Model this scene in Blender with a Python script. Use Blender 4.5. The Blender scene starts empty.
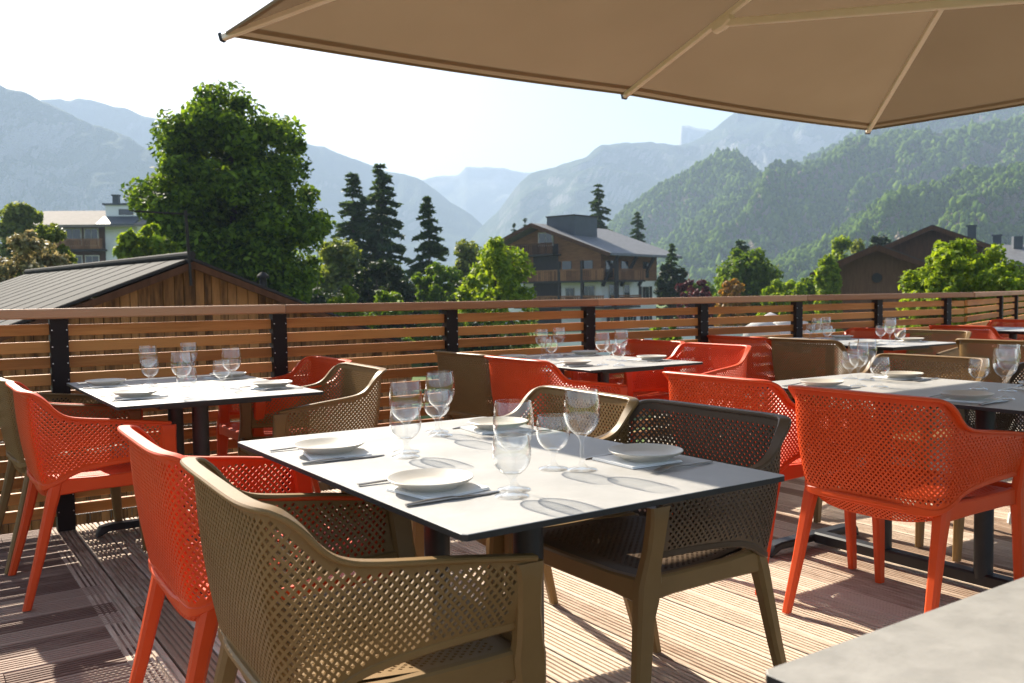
import bpy, math, random
import numpy as np
from mathutils import Vector, Matrix, noise as mnoise
R = math.radians
random.seed(7)
scene = bpy.context.scene
col = scene.collection

# ------------------------------------------------------------------ helpers
YAW = R(34.0)
U2 = (math.cos(YAW), math.sin(YAW)); V2 = (-U2[1], U2[0])
def uv(u, v, z=0.0):
    return Vector((U2[0]*u + V2[0]*v, U2[1]*u + V2[1]*v, z))
CAM_H = 1.142; FPX = 908.24; PITCH = R(2.99); ROLL = R(-0.755)
def ray(px, py):
    x = px-512.0; y = py-341.5
    c, s = math.cos(-ROLL), math.sin(-ROLL)
    x, y = c*x - s*y, s*x + c*y
    fw = Vector((0, math.cos(PITCH), -math.sin(PITCH))); up = Vector((0, math.sin(PITCH), math.cos(PITCH)))
    return Vector((x, 0, 0)) - up*y + fw*FPX
def at(px, py, depth):
    d = ray(px, py)
    return Vector((0, 0, CAM_H)) + d*(depth/d.y)
def onz(px, py, z):
    d = ray(px, py)
    return Vector((0, 0, CAM_H)) + d*((z-CAM_H)/d.z)

def tag(o, label=None, cat=None, group=None, kind=None):
    if label: o['label'] = label
    if cat: o['category'] = cat
    if group: o['group'] = group
    if kind: o['kind'] = kind
    return o
def empty(name, loc=(0, 0, 0), rz=0.0):
    o = bpy.data.objects.new(name, None)
    o.location = loc; o.rotation_euler = (0, 0, rz); o.empty_display_size = .1
    col.objects.link(o); return o
def mesh_obj(name, me, m=None, parent=None):
    o = bpy.data.objects.new(name, me)
    if m is not None and len(me.materials) == 0: me.materials.append(m)
    col.objects.link(o)
    if parent is not None: o.parent = parent
    return o
def children(o): return [c for c in bpy.data.objects if c.parent == o]
def copy_tree(o, parent=None):
    c = o.copy(); col.objects.link(c)
    if parent is not None: c.parent = parent
    for ch in list(o.children): copy_tree(ch, c)
    return c

class MB:
    def __init__(s): s.v = []; s.f = []
    def add(s, vs, fs):
        b = len(s.v); s.v += [tuple(p) for p in vs]; s.f += [tuple(i+b for i in f) for f in fs]
    def box(s, c, h, ax=None):
        ax = ax or (Vector((1, 0, 0)), Vector((0, 1, 0)), Vector((0, 0, 1)))
        c = Vector(c); P = []
        for k in range(8):
            P.append(c + ax[0]*(h[0]*(1 if k & 1 else -1)) + ax[1]*(h[1]*(1 if k & 2 else -1)) + ax[2]*(h[2]*(1 if k & 4 else -1)))
        s.add(P, [(0, 2, 3, 1), (4, 5, 7, 6), (0, 1, 5, 4), (2, 6, 7, 3), (0, 4, 6, 2), (1, 3, 7, 5)])
        return s
    def bar(s, a, b, w, h, up=(0, 0, 1)):
        a = Vector(a); b = Vector(b); d = (b-a); L = d.length; d.normalize()
        sd = d.cross(Vector(up))
        if sd.length < 1e-4: sd = d.cross(Vector((1, 0, 0)))
        sd.normalize(); u = sd.cross(d).normalized()
        return s.box((a+b)/2, (L/2, w/2, h/2), (d, sd, u))
    def tube(s, pts, rad, n=10, cap=True):
        pts = [Vector(p) for p in pts]
        if not hasattr(rad, '__len__'): rad = [rad]*len(pts)
        rings = []
        ref = None
        for i, p in enumerate(pts):
            t = (pts[min(i+1, len(pts)-1)] - pts[max(i-1, 0)]).normalized()
            if ref is None:
                ref = t.cross(Vector((0, 0, 1)))
                if ref.length < .05: ref = t.cross(Vector((1, 0, 0)))
            a = (ref - t*ref.dot(t)).normalized(); ref = a; b = t.cross(a)
            rings.append([p + (a*math.cos(2*math.pi*k/n) + b*math.sin(2*math.pi*k/n))*rad[i] for k in range(n)])
        s.loft(rings, cap); return s
    def loft(s, rings, cap=True):
        n = len(rings[0]); vs = [p for r in rings for p in r]; fs = []
        for i in range(len(rings)-1):
            for k in range(n):
                fs.append((i*n+k, i*n+(k+1) % n, (i+1)*n+(k+1) % n, (i+1)*n+k))
        if cap:
            fs.append(tuple(range(n-1, -1, -1))); fs.append(tuple((len(rings)-1)*n+k for k in range(n)))
        s.add(vs, fs)
    def rr(s, secs, cap=True, ch=.3):
        """loft of chamfered rectangles: (centre, axisA*halfA, axisB*halfB)"""
        rings = []
        for c, A, B in secs:
            c = Vector(c); A = Vector(A); B = Vector(B); m = min(A.length, B.length)*ch
            a = 1-m/A.length; b = 1-m/B.length
            q = [(1, -b), (1, b), (a, 1), (-a, 1), (-1, b), (-1, -b), (-a, -1), (a, -1)]
            rings.append([c + A*x + B*y for x, y in q])
        s.loft(rings, cap); return s
    def lathe(s, prof, n=28, c=(0, 0, 0)):
        c = Vector(c); b = len(s.v); vs = []; fs = []
        for r, z in prof:
            for k in range(n):
                a = 2*math.pi*k/n; vs.append(c + Vector((r*math.cos(a), r*math.sin(a), z)))
        for i in range(len(prof)-1):
            for k in range(n):
                fs.append((i*n+k, i*n+(k+1) % n, (i+1)*n+(k+1) % n, (i+1)*n+k))
        s.add(vs, fs); return s
    def poly(s, pts): s.add(pts, [tuple(range(len(pts)))]); return s
    def prism(s, pts, d):
        n = len(pts); pts = [Vector(p) for p in pts]; d = Vector(d)
        s.add(pts + [p+d for p in pts], [tuple(range(n-1, -1, -1)), tuple(range(n, 2*n))] + [(i, (i+1) % n, n+(i+1) % n, n+i) for i in range(n)])
        return s
    def mesh(s, name, m=None, smooth=None):
        me = bpy.data.meshes.new(name); me.from_pydata(s.v, [], s.f); me.validate()
        import bmesh
        bm = bmesh.new(); bm.from_mesh(me); bmesh.ops.recalc_face_normals(bm, faces=bm.faces); bm.to_mesh(me); bm.free()
        if m is not None: me.materials.append(m)
        if smooth is not None:
            for p in me.polygons: p.use_smooth = True
            me.set_sharp_from_angle(angle=R(smooth))
        return me
    def build(s, name, m, parent=None, smooth=None):
        return mesh_obj(name, s.mesh(name, m, smooth), None, parent)

# ------------------------------------------------------------------ materials
def newmat(name):
    m = bpy.data.materials.new(name); m.use_nodes = True
    nt = m.node_tree; nt.nodes.clear()
    out = nt.nodes.new('ShaderNodeOutputMaterial')
    return m, nt, out
def N(nt, t, **kw):
    n = nt.nodes.new(t)
    for k, v in kw.items():
        if k in n.inputs.keys(): n.inputs[k].default_value = v
        else: setattr(n, k, v)
    return n
def ramp(nt, fac, stops):
    r = nt.nodes.new('ShaderNodeValToRGB')
    while len(r.color_ramp.elements) < len(stops): r.color_ramp.elements.new(.5)
    for e, (p, c) in zip(r.color_ramp.elements, stops):
        e.position = p; e.color = (*c, 1)
    nt.links.new(fac, r.inputs['Fac']); return r
def pmat(name, c, c2=None, rough=.5, scale=8., bump=0., bscale=None, island=False, spec=.5, stretch=None, metal=0., rvar=0., iw=.7):
    """principled surface: colour varies between c and c2 by noise (and by loose piece when island)"""
    m, nt, out = newmat(name)
    b = N(nt, 'ShaderNodeBsdfPrincipled'); b.inputs['Roughness'].default_value = rough
    b.inputs['Specular IOR Level'].default_value = spec; b.inputs['Metallic'].default_value = metal
    tc = N(nt, 'ShaderNodeTexCoord'); mp = N(nt, 'ShaderNodeMapping')
    if stretch: mp.inputs['Scale'].default_value = stretch
    nt.links.new(tc.outputs['Object'], mp.inputs['Vector'])
    nz = N(nt, 'ShaderNodeTexNoise'); nz.inputs['Scale'].default_value = scale; nz.inputs['Detail'].default_value = 6
    nz.inputs['Roughness'].default_value = .62
    nt.links.new(mp.outputs[0], nz.inputs['Vector'])
    fac = nz.outputs['Fac']
    if island:
        g = N(nt, 'ShaderNodeNewGeometry'); mx = N(nt, 'ShaderNodeMath', operation='ADD')
        sb = N(nt, 'ShaderNodeMath', operation='MULTIPLY_ADD'); sb.inputs[1].default_value = iw; sb.inputs[2].default_value = -iw/2
        nt.links.new(g.outputs['Random Per Island'], sb.inputs[0])
        nt.links.new(fac, mx.inputs[0]); nt.links.new(sb.outputs[0], mx.inputs[1]); fac = mx.outputs[0]
        # shift the grain from piece to piece
        ad = N(nt, 'ShaderNodeVectorMath', operation='ADD'); ml = N(nt, 'ShaderNodeMath', operation='MULTIPLY'); ml.inputs[1].default_value = 37.
        nt.links.new(g.outputs['Random Per Island'], ml.inputs[0])
        nt.links.new(mp.outputs[0], ad.inputs[0]); nt.links.new(ml.outputs[0], ad.inputs[1]); nt.links.new(ad.outputs[0], nz.inputs['Vector'])
    r = ramp(nt, fac, [(.28, c), (.72, c2 or c)])
    nt.links.new(r.outputs[0], b.inputs['Base Color'])
    if rvar:
        mr = N(nt, 'ShaderNodeMapRange'); mr.inputs['To Min'].default_value = rough-rvar; mr.inputs['To Max'].default_value = rough+rvar
        nt.links.new(nz.outputs['Fac'], mr.inputs['Value']); nt.links.new(mr.outputs[0], b.inputs['Roughness'])
    if bump:
        bn = N(nt, 'ShaderNodeBump'); bn.inputs['Strength'].default_value = bump; bn.inputs['Distance'].default_value = .02
        n2 = N(nt, 'ShaderNodeTexNoise'); n2.inputs['Scale'].default_value = bscale or scale*3; n2.inputs['Detail'].default_value = 5
        nt.links.new(mp.outputs[0], n2.inputs['Vector'])
        nt.links.new(n2.outputs['Fac'], bn.inputs['Height']); nt.links.new(bn.outputs[0], b.inputs['Normal'])
    nt.links.new(b.outputs[0], out.inputs[0]); return m
def leafmat(name, dark, light, trans=.45, tcol=None):
    m, nt, out = newmat(name)
    g = N(nt, 'ShaderNodeNewGeometry')
    r = ramp(nt, g.outputs['Random Per Island'], [(0., dark), (1., light)])
    d = N(nt, 'ShaderNodeBsdfPrincipled'); d.inputs['Roughness'].default_value = .55; d.inputs['Specular IOR Level'].default_value = .2
    nt.links.new(r.outputs[0], d.inputs['Base Color'])
    t = N(nt, 'ShaderNodeBsdfTranslucent')
    hs = N(nt, 'ShaderNodeMix', data_type='RGBA', blend_type='MULTIPLY'); hs.inputs['Factor'].default_value = 1
    hs.inputs['B'].default_value = (*(tcol or (1.5, 1.45, .5)), 1)
    nt.links.new(r.outputs[0], hs.inputs['A']); nt.links.new(hs.outputs['Result'], t.inputs['Color'])
    mx = N(nt, 'ShaderNodeMixShader'); mx.inputs[0].default_value = trans
    nt.links.new(d.outputs[0], mx.inputs[1]); nt.links.new(t.outputs[0], mx.inputs[2]); nt.links.new(mx.outputs[0], out.inputs[0])
    return m

M = {}
M['red'] = pmat('red_plastic', (.60, .062, .010), (.70, .080, .014), .46, 5, rvar=.08, spec=.28)
M['olive'] = pmat('olive_brown_plastic', (.192, .111, .038), (.236, .140, .050), .45, 5, rvar=.08, spec=.3)
M['brown'] = pmat('olive_plastic_shade_toned', (.070, .043, .024), (.095, .060, .034), .45, 5, rvar=.08, spec=.3)  # the olive plastic again, its colour darkened to stand for shade
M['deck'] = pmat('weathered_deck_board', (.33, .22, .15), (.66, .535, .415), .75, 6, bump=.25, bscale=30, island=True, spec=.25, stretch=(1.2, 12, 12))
M['deck_u'] = pmat('weathered_deck_board_cross_shaded', (.16, .095, .070), (.35, .25, .19), .75, 6, bump=.25, bscale=30, island=True, spec=.25, stretch=(1.2, 12, 12))  # same weathered boards, coloured darker because this side lies in shade
M['under'] = pmat('dark_under_deck', (.012, .009, .007), rough=.9)
M['rail'] = pmat('orange_larch_slat', (.37, .135, .030), (.58, .25, .068), .6, 3, bump=.2, bscale=20, island=True, spec=.3, stretch=(1.0, 14, 14))
M['cap'] = pmat('reddish_weathered_handrail', (.34, .16, .075), (.50, .27, .145), .62, 3, bump=.25, bscale=20, island=True, spec=.35, stretch=(1.0, 14, 14))
M['post'] = pmat('black_brown_steel', (.012, .007, .006), (.018, .011, .009), .6, 10, spec=.25)
M['steel'] = pmat('galvanised_screw', (.6, .6, .6), rough=.3, metal=1.)
M['wire'] = pmat('dark_wire', (.05, .05, .05), rough=.5)
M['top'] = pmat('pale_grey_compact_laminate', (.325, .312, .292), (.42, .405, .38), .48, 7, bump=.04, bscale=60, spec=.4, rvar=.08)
M['top_near'] = pmat('speckled_darker_grey_laminate', (.235, .222, .20), (.335, .315, .285), .55, 16, bump=.05, bscale=90, spec=.35, rvar=.08)
M['edge'] = pmat('black_laminate_core', (.014, .013, .012), rough=.6)
M['iron'] = pmat('black_cast_iron', (.014, .014, .015), (.024, .024, .025), .45, 20)
M['plate'] = pmat('ivory_stoneware', (.50, .455, .385), (.57, .52, .445), .38, 4)
M['napkin'] = pmat('white_paper', (.78, .77, .74), (.83, .82, .79), .85, 20, bump=.1, bscale=200, spec=.2)
M['cutlery'] = pmat('brushed_cutlery_steel', (.30, .29, .28), (.36, .35, .34), .28, 30, metal=1.)
M['canopy_rib'] = pmat('beige_painted_rib', (.82, .72, .58), (.86, .77, .63), .45, 6)
M['pole'] = pmat('beige_painted_mast', (.50, .40, .29), rough=.4)
M['slab'] = pmat('pale_concrete_slab', (.42, .42, .41), (.52, .52, .50), .8, 9, bump=.2)

def glassmat():
    m, nt, out = newmat('thin_clear_glass')
    lw = N(nt, 'ShaderNodeLayerWeight'); lw.inputs['Blend'].default_value = .5
    pw = N(nt, 'ShaderNodeMath', operation='POWER'); pw.inputs[1].default_value = 3.2; nt.links.new(lw.outputs['Facing'], pw.inputs[0])
    fr = N(nt, 'ShaderNodeMath', operation='MULTIPLY_ADD'); fr.inputs[1].default_value = .85; fr.inputs[2].default_value = .052; nt.links.new(pw.outputs[0], fr.inputs[0])
    tr = N(nt, 'ShaderNodeBsdfTransparent')
    r = ramp(nt, lw.outputs['Facing'], [(0., (.992, .995, .995)), (.75, (.965, .97, .97)), (1., (.62, .64, .65))])
    nt.links.new(r.outputs[0], tr.inputs['Color'])
    gl = N(nt, 'ShaderNodeBsdfGlossy'); gl.inputs['Roughness'].default_value = .02; gl.inputs['Color'].default_value = (1, 1, 1, 1)
    mx = N(nt, 'ShaderNodeMixShader'); nt.links.new(fr.outputs[0], mx.inputs[0])
    nt.links.new(tr.outputs[0], mx.inputs[1]); nt.links.new(gl.outputs[0], mx.inputs[2]); nt.links.new(mx.outputs[0], out.inputs[0])
    return m
M['glass'] = glassmat()
def fabric():
    m, nt, out = newmat('tan_canopy_cloth')
    tc = N(nt, 'ShaderNodeTexCoord')
    nz = N(nt, 'ShaderNodeTexNoise'); nz.inputs['Scale'].default_value = 1.6; nz.inputs['Detail'].default_value = 5
    nt.links.new(tc.outputs['Object'], nz.inputs['Vector'])
    r = ramp(nt, nz.outputs['Fac'], [(.3, (.258, .186, .115)), (.7, (.288, .210, .132))])
    wv = N(nt, 'ShaderNodeTexNoise'); wv.inputs['Scale'].default_value = 420; nt.links.new(tc.outputs['Object'], wv.inputs['Vector'])
    bn = N(nt, 'ShaderNodeBump'); bn.inputs['Strength'].default_value = .25; bn.inputs['Distance'].default_value = .003; nt.links.new(wv.outputs['Fac'], bn.inputs['Height'])
    d = N(nt, 'ShaderNodeBsdfDiffuse'); t = N(nt, 'ShaderNodeBsdfTranslucent')
    nt.links.new(bn.outputs[0], d.inputs['Normal'])
    nt.links.new(r.outputs[0], d.inputs['Color']); nt.links.new(r.outputs[0], t.inputs['Color'])
    mx = N(nt, 'ShaderNodeMixShader'); mx.inputs[0].default_value = .14
    nt.links.new(d.outputs[0], mx.inputs[1]); nt.links.new(t.outputs[0], mx.inputs[2]); nt.links.new(mx.outputs[0], out.inputs[0]); return m
M['canopy'] = fabric()

# ------------------------------------------------------------------ camera, light, sky
cd = bpy.data.cameras.new('camera'); cam = bpy.data.objects.new('camera', cd); col.objects.link(cam)
cd.sensor_width = 36; cd.lens = FPX/1024*36; cd.clip_end = 40000; cd.clip_start = .05
cam.matrix_world = Matrix.Translation((0, 0, CAM_H)) @ Matrix.Rotation(R(90)-PITCH, 4, 'X') @ Matrix.Rotation(ROLL, 4, 'Z')
cd.dof.use_dof = True; cd.dof.focus_distance = 2.7; cd.dof.aperture_fstop = 8.0
scene.camera = cam
SUN_EL = R(35.2); SUN_AZ = R(0.0)      # azimuth measured from the table axis V, towards U
hd = uv(math.sin(SUN_AZ), math.cos(SUN_AZ))
to_sun = Vector((hd.x*math.cos(SUN_EL), hd.y*math.cos(SUN_EL), math.sin(SUN_EL)))
sd = bpy.data.lights.new('sun', 'SUN'); sd.energy = 5.0; sd.angle = R(.53); sd.color = (1., .92, .78)
sun = bpy.data.objects.new('sun', sd); col.objects.link(sun)
sun.rotation_euler = (-to_sun).to_track_quat('-Z', 'Y').to_euler()
w = bpy.data.worlds.new('World'); scene.world = w; w.use_nodes = True
nt = w.node_tree; bg = nt.nodes['Background']
sky = nt.nodes.new('ShaderNodeTexSky'); sky.sky_type = 'NISHITA'; sky.sun_disc = False
sky.sun_elevation = SUN_EL; sky.sun_rotation = math.atan2(hd.x, hd.y)
sky.dust_density = 2.6; sky.air_density = 1.0; sky.ozone_density = 2.5
nt.links.new(sky.outputs[0], bg.inputs['Color']); bg.inputs['Strength'].default_value = .056
vs = scene.view_settings; vs.view_transform = 'Standard'; vs.look = 'None'; vs.exposure = 1.62; vs.gamma = 1
cy = scene.cycles
cy.max_bounces = 8; cy.diffuse_bounces = 4; cy.glossy_bounces = 3; cy.transmission_bounces = 4; cy.transparent_max_bounces = 40; cy.volume_bounces = 1
cy.sample_clamp_indirect = 6

# ------------------------------------------------------------------ deck
SPLIT = .63
def boards(name, m, a0, a1, b0, b1, loc_uv, rz, w=.118, gap=.009, t=.026, seed=0):
    """ridged boards along local x from a0 to a1, side by side along local y from b0 to b1"""
    rnd = random.Random(seed); mb = MB(); y = b0
    while y < b1:
        x = a0
        cuts = []
        while x < a1:
            L = rnd.uniform(2.6, 4.2); e = min(a1, x+L)
            if a1-e < .4: e = a1
            cuts.append((x, e-.003)); x = e
        for x0, x1 in cuts:
            dz = rnd.uniform(-.0012, .0012)
            prof = [(0, -t), (0, -.003), (.003, 0)]
            n = 6; st = (w-.006)/n
            for k in range(1, n):
                yy = .003 + k*st
                prof += [(yy-.0045, 0), (yy-.003, -.007), (yy+.003, -.007), (yy+.0045, 0)]
            prof += [(w-.003, 0), (w, -.003), (w, -t)]
            P = [(x0, y+p, q+dz) for p, q in prof]; Q = [(x1, y+p, q+dz) for p, q in prof]; n = len(P)
            mb.add(P+Q, [(i, i+1, n+i+1, n+i) for i in range(n-1)] + [tuple(range(n)), tuple(range(2*n-1, n-1, -1))])
        y += w+gap
    o = mb.build(name, m); o.location = uv(*loc_uv); o.rotation_euler = (0, 0, rz); tag(o, kind='structure'); return o
# main field: boards run along V (local x = V, local y = -U)
boards('deck', M['deck'], -3.2, 5.02, -13.5, -SPLIT-.004, (0, 0), YAW+R(90), seed=1)
boards('deck', M['deck'], 5.03, 6.9, -13.5, -8.85, (0, 0), YAW+R(90), seed=5)
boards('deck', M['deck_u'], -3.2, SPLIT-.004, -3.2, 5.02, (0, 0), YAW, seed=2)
mb = MB(); mb.box((5.15, .9, -.16), (8.35, 4.12, .12)); o = mb.build('deck_substructure', M['under']); o.rotation_euler = (0, 0, YAW); tag(o, kind='structure')
mb = MB(); mb.box((5.15, .9, -1.44), (8.15, 3.9, 1.155)); o = mb.build('terrace_plinth', pmat('grey_render', (.3, .29, .27), (.36, .35, .33), .9)); o.rotation_euler = (0, 0, YAW); tag(o, kind='structure')

# ------------------------------------------------------------------ fence
FV = 4.93; FH = 1.10; PS = 1.111; FU0 = .648; CORNER = 8.78
def fence(name, label, a0, a1, posts, loc, rz, seed, mesh_wire=True):
    """local x along the fence, local y outwards"""
    rnd = random.Random(seed)
    root = empty(name, loc, rz); tag(root, label, 'fence', 'slatted terrace fences')
    mb = MB()
    edges = [a0] + [a0+i*2.232 for i in range(1, 20) if a0+i*2.232 < a1-.5] + [a1]
    for x0, x1 in zip(edges[:-1], edges[1:]):
        dz = rnd.uniform(-.003, .003)
        mb.rr([((x0+.002, .012, FH-.024+dz), (0, .068, 0), (0, 0, .024)), ((x1-.002, .012, FH-.024+dz), (0, .068, 0), (0, 0, .024))], ch=.25)
    mb.build('cap_rail', M['cap'], root)
    bay = sorted(set([a0]+[p for p in posts]+[a1]))
    for x0, x1 in zip(bay[:-1], bay[1:]):
        mb = MB(); z = FH-.105
        while z > .04:
            t = rnd.uniform(-.003, .003)
            mb.rr([((x0+.041, .033, z+t), (0, .014, 0), (0, 0, .0268)), ((x1-.041, .033, z+t+rnd.uniform(-.002, .002)), (0, .014, 0), (0, 0, .0268))], ch=.12)
            z -= .0815
        mb.build('slat_panel', M['rail'], root)
    if mesh_wire:
        mb = MB()
        for k in range(int((a1-a0)/.1)):
            x = a0+.05+k*.1; mb.bar((x, .056, .02), (x, .056, .62), .0035, .0035)
        for k in range(6): mb.bar((a0, .0595, .06+k*.1), (a1, .0595, .06+k*.1), .0035, .0035)
        mb.build('wire_mesh', M['wire'], root)
    for x in posts:
        mb = MB(); mb.box((x, .018, (FH-.05)/2), (.040, .03, (FH-.05)/2-.002)); z = FH-.105
        while z > .04:
            for s in (-1, 1): mb.tube([(x+s*.033, -.0125, z), (x+s*.033, -.0155, z)], .0032, 6)
            z -= .0815
        me = mb.mesh('post', M['post']); me.materials.append(M['steel'])
        for p in me.polygons[6:]: p.material_index = 1
        mesh_obj('post', me, None, root)
    return root
fence('slatted_fence', 'long slatted timber fence with black posts along the far edge of the deck', FU0-3*PS, CORNER, [FU0+PS*k for k in range(-3, 8)], uv(0, FV), YAW, 3)
fence('slatted_fence', 'shorter slatted timber fence bending away behind the far right red chairs', 0.0, 7.6, [1.9+PS*k for k in range(0, 5)], uv(CORNER+.03, FV+.01), YAW+R(19), 4, False)

# ------------------------------------------------------------------ chair (perforated shell armchair); faces local +y
def catmull(P, n):
    P = [Vector(p) for p in P]; out = []
    for k in range(n+1):
        t = k/n*(len(P)-1); i = min(int(t), len(P)-2); f = t-i
        p0 = P[max(i-1, 0)]; p1 = P[i]; p2 = P[i+1]; p3 = P[min(i+2, len(P)-1)]
        out.append(.5*((2*p1) + (p2-p0)*f + (2*p0-5*p1+4*p2-p3)*f*f + (3*p1-p0-3*p2+p3)*f**3))
    return out
TOP = [(0, -.283, .778), (.10, -.283, .778), (.19, -.281, .778), (.238, -.273, .777), (.262, -.252, .770), (.273, -.225, .745), (.278, -.195, .708), (.282, -.160, .684), (.286, -.10, .671), (.289, .04, .655), (.289, .195, .634)]
BOT = [(0, -.240, .428), (.10, -.240, .428), (.18, -.239, .428), (.222, -.234, .430), (.244, -.216, .437), (.253, -.195, .447), (.257, -.172, .460), (.259, -.145, .475), (.261, -.09, .491), (.263, .03, .503), (.263, .170, .508)]
def mirrored(P):
    return [Vector((-p[0], p[1], p[2])) for p in reversed(P[1:])] + [Vector(p) for p in P]
TC = catmull(mirrored(TOP), 400); BC = catmull(mirrored(BOT), 400)
_cum = [0.]
for _i in range(400):
    _a = (TC[_i]+BC[_i])/2; _b = (TC[_i+1]+BC[_i+1])/2; _cum.append(_cum[-1]+(_b-_a).length)
def arc(s):
    """share of the shell's length -> curve parameter"""
    L = s*_cum[-1]; lo, hi = 0, 400
    while hi-lo > 1:
        m_ = (lo+hi)//2
        if _cum[m_] <= L: lo = m_
        else: hi = m_
    return (lo+(L-_cum[lo])/max(1e-9, _cum[lo+1]-_cum[lo]))/400
def samp(C, s):
    t = max(0., min(1., s))*(len(C)-1); i = min(int(t), len(C)-2); return C[i].lerp(C[i+1], t-i)
def shell(s, t):
    p = samp(BC, s).lerp(samp(TC, s), t)
    # slight belly
    k = math.sin(math.pi*t)*.010
    c = Vector((p.x, p.y-.05, 0)); c.normalize()
    return p + c*k
def lattice(fn, nx, ny, k, th, solid=None):
    """diamond lattice of holes over fn(s,t); th = thickness along the normal"""
    cache = {}
    def nd(i, j):
        if (i, j) not in cache:
            s, t = i/nx, j/ny; p = fn(s, t); e = .004
            du = fn(min(1, s+e), t)-fn(max(0, s-e), t); dv = fn(s, min(1, t+e))-fn(s, max(0, t-e))
            n = du.cross(dv).normalized()
            cache[(i, j)] = (p, n)
        return cache[(i, j)]
    V = []; F = []
    def put(p): V.append(tuple(p)); return len(V)-1
    idx = {}
    def node(i, j):
        if (i, j) not in idx:
            p, n = nd(i, j); idx[(i, j)] = (put(p+n*th/2), put(p-n*th/2))
        return idx[(i, j)]
    for i in range(nx+1):
        for j in range(ny+1):
            if (i+j) % 2 == 0: continue
            q = [(i-1, j), (i, j-1), (i+1, j), (i, j+1)]
            ok = [a for a in q if 0 <= a[0] <= nx and 0 <= a[1] <= ny]
            if len(ok) < 4 or (solid and solid(i/nx, j/ny)):
                a = [node(*x) for x in ok]
                F.append(tuple(x[0] for x in a)); F.append(tuple(x[1] for x in reversed(a)))
                continue
            c, n = nd(i, j)
            a = [node(*x) for x in q]
            inn = []
            for x in q:
                p = c + (nd(*x)[0]-c)*k
                inn.append((put(p+n*th/2), put(p-n*th/2)))
            for e in range(4):
                g = (e+1) % 4
                F.append((a[e][0], a[g][0], inn[g][0], inn[e][0]))
                F.append((a[g][1], a[e][1], inn[e][1], inn[g][1]))
                F.append((inn[e][0], inn[g][0], inn[g][1], inn[e][1]))
    me = bpy.data.meshes.new('lattice'); me.from_pydata(V, [], F); me.validate(); me.update(); return me
ZLO, ZHI = .420, .780
def shell_lattice(nx, ny, k, th):
    nodes = {}
    def nd(i, j):
        if (i, j) not in nodes:
            s = arc(i/nx); b = samp(BC, s).z; t_ = samp(TC, s).z; z = ZLO+(ZHI-ZLO)*j/ny
            t = (z-b)/(t_-b); c = -1 if t < .03 else (1 if t > .97 else 0)
            t = max(0., min(1., t)); e = .003
            p = shell(s, t); du = shell(min(1, s+e), t)-shell(max(0, s-e), t); dv = shell(s, min(1, t+.02))-shell(s, max(0, t-.02))
            nodes[(i, j)] = (p, du.cross(dv).normalized(), c)
        return nodes[(i, j)]
    V = []; F = []; idx = {}
    def put(p): V.append(tuple(p)); return len(V)-1
    def node(i, j):
        if (i, j) not in idx:
            p, n, c = nd(i, j); idx[(i, j)] = (put(p+n*th/2), put(p-n*th/2))
        return idx[(i, j)]
    for i in range(nx+1):
        for j in range(-1, ny+2):
            if (i+j) % 2 == 0: continue
            q = [a for a in [(i-1, j), (i, j-1), (i+1, j), (i, j+1)] if 0 <= a[0] <= nx]
            cs = [nd(*a)[2] for a in q]
            if all(c == 1 for c in cs) or all(c == -1 for c in cs): continue
            if len(q) < 4 or any(cs) or i < 4 or i > nx-4:
                a = [node(*x) for x in q]
                F.append(tuple(x[0] for x in a)); F.append(tuple(x[1] for x in reversed(a))); continue
            c, n, _ = nd(i, j); a = [node(*x) for x in q]; inn = []
            for x in q:
                p = c+(nd(*x)[0]-c)*k; inn.append((put(p+n*th/2), put(p-n*th/2)))
            for e in range(4):
                g = (e+1) % 4
                F.append((a[e][0], a[g][0], inn[g][0], inn[e][0])); F.append((a[g][1], a[e][1], inn[e][1], inn[g][1])); F.append((inn[e][0], inn[g][0], inn[g][1], inn[e][1]))
    me = bpy.data.meshes.new('backrest'); me.from_pydata(V, [], F); me.validate(); me.update(); return me
def apronfn(s, t):
    x = (s-.5)*2; return Vector((x*.222, -.243+.040*abs(x)**4+.016*t, .424-.046*t*(1-.55*abs(x)**3)))
def seatfn(s, t):
    x = (s-.5)*2; hw = .205+.045*min(1, t*1.8)
    y = -.225+.447*t
    z = .452 - .014*(1-x*x)*math.sin(math.pi*min(1, t*1.05)) 
    if t > .86: z -= ((t-.86)/.14)**2*.022
    return Vector((x*hw, y + .045*x*x*(1-t)**2, z))
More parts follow.
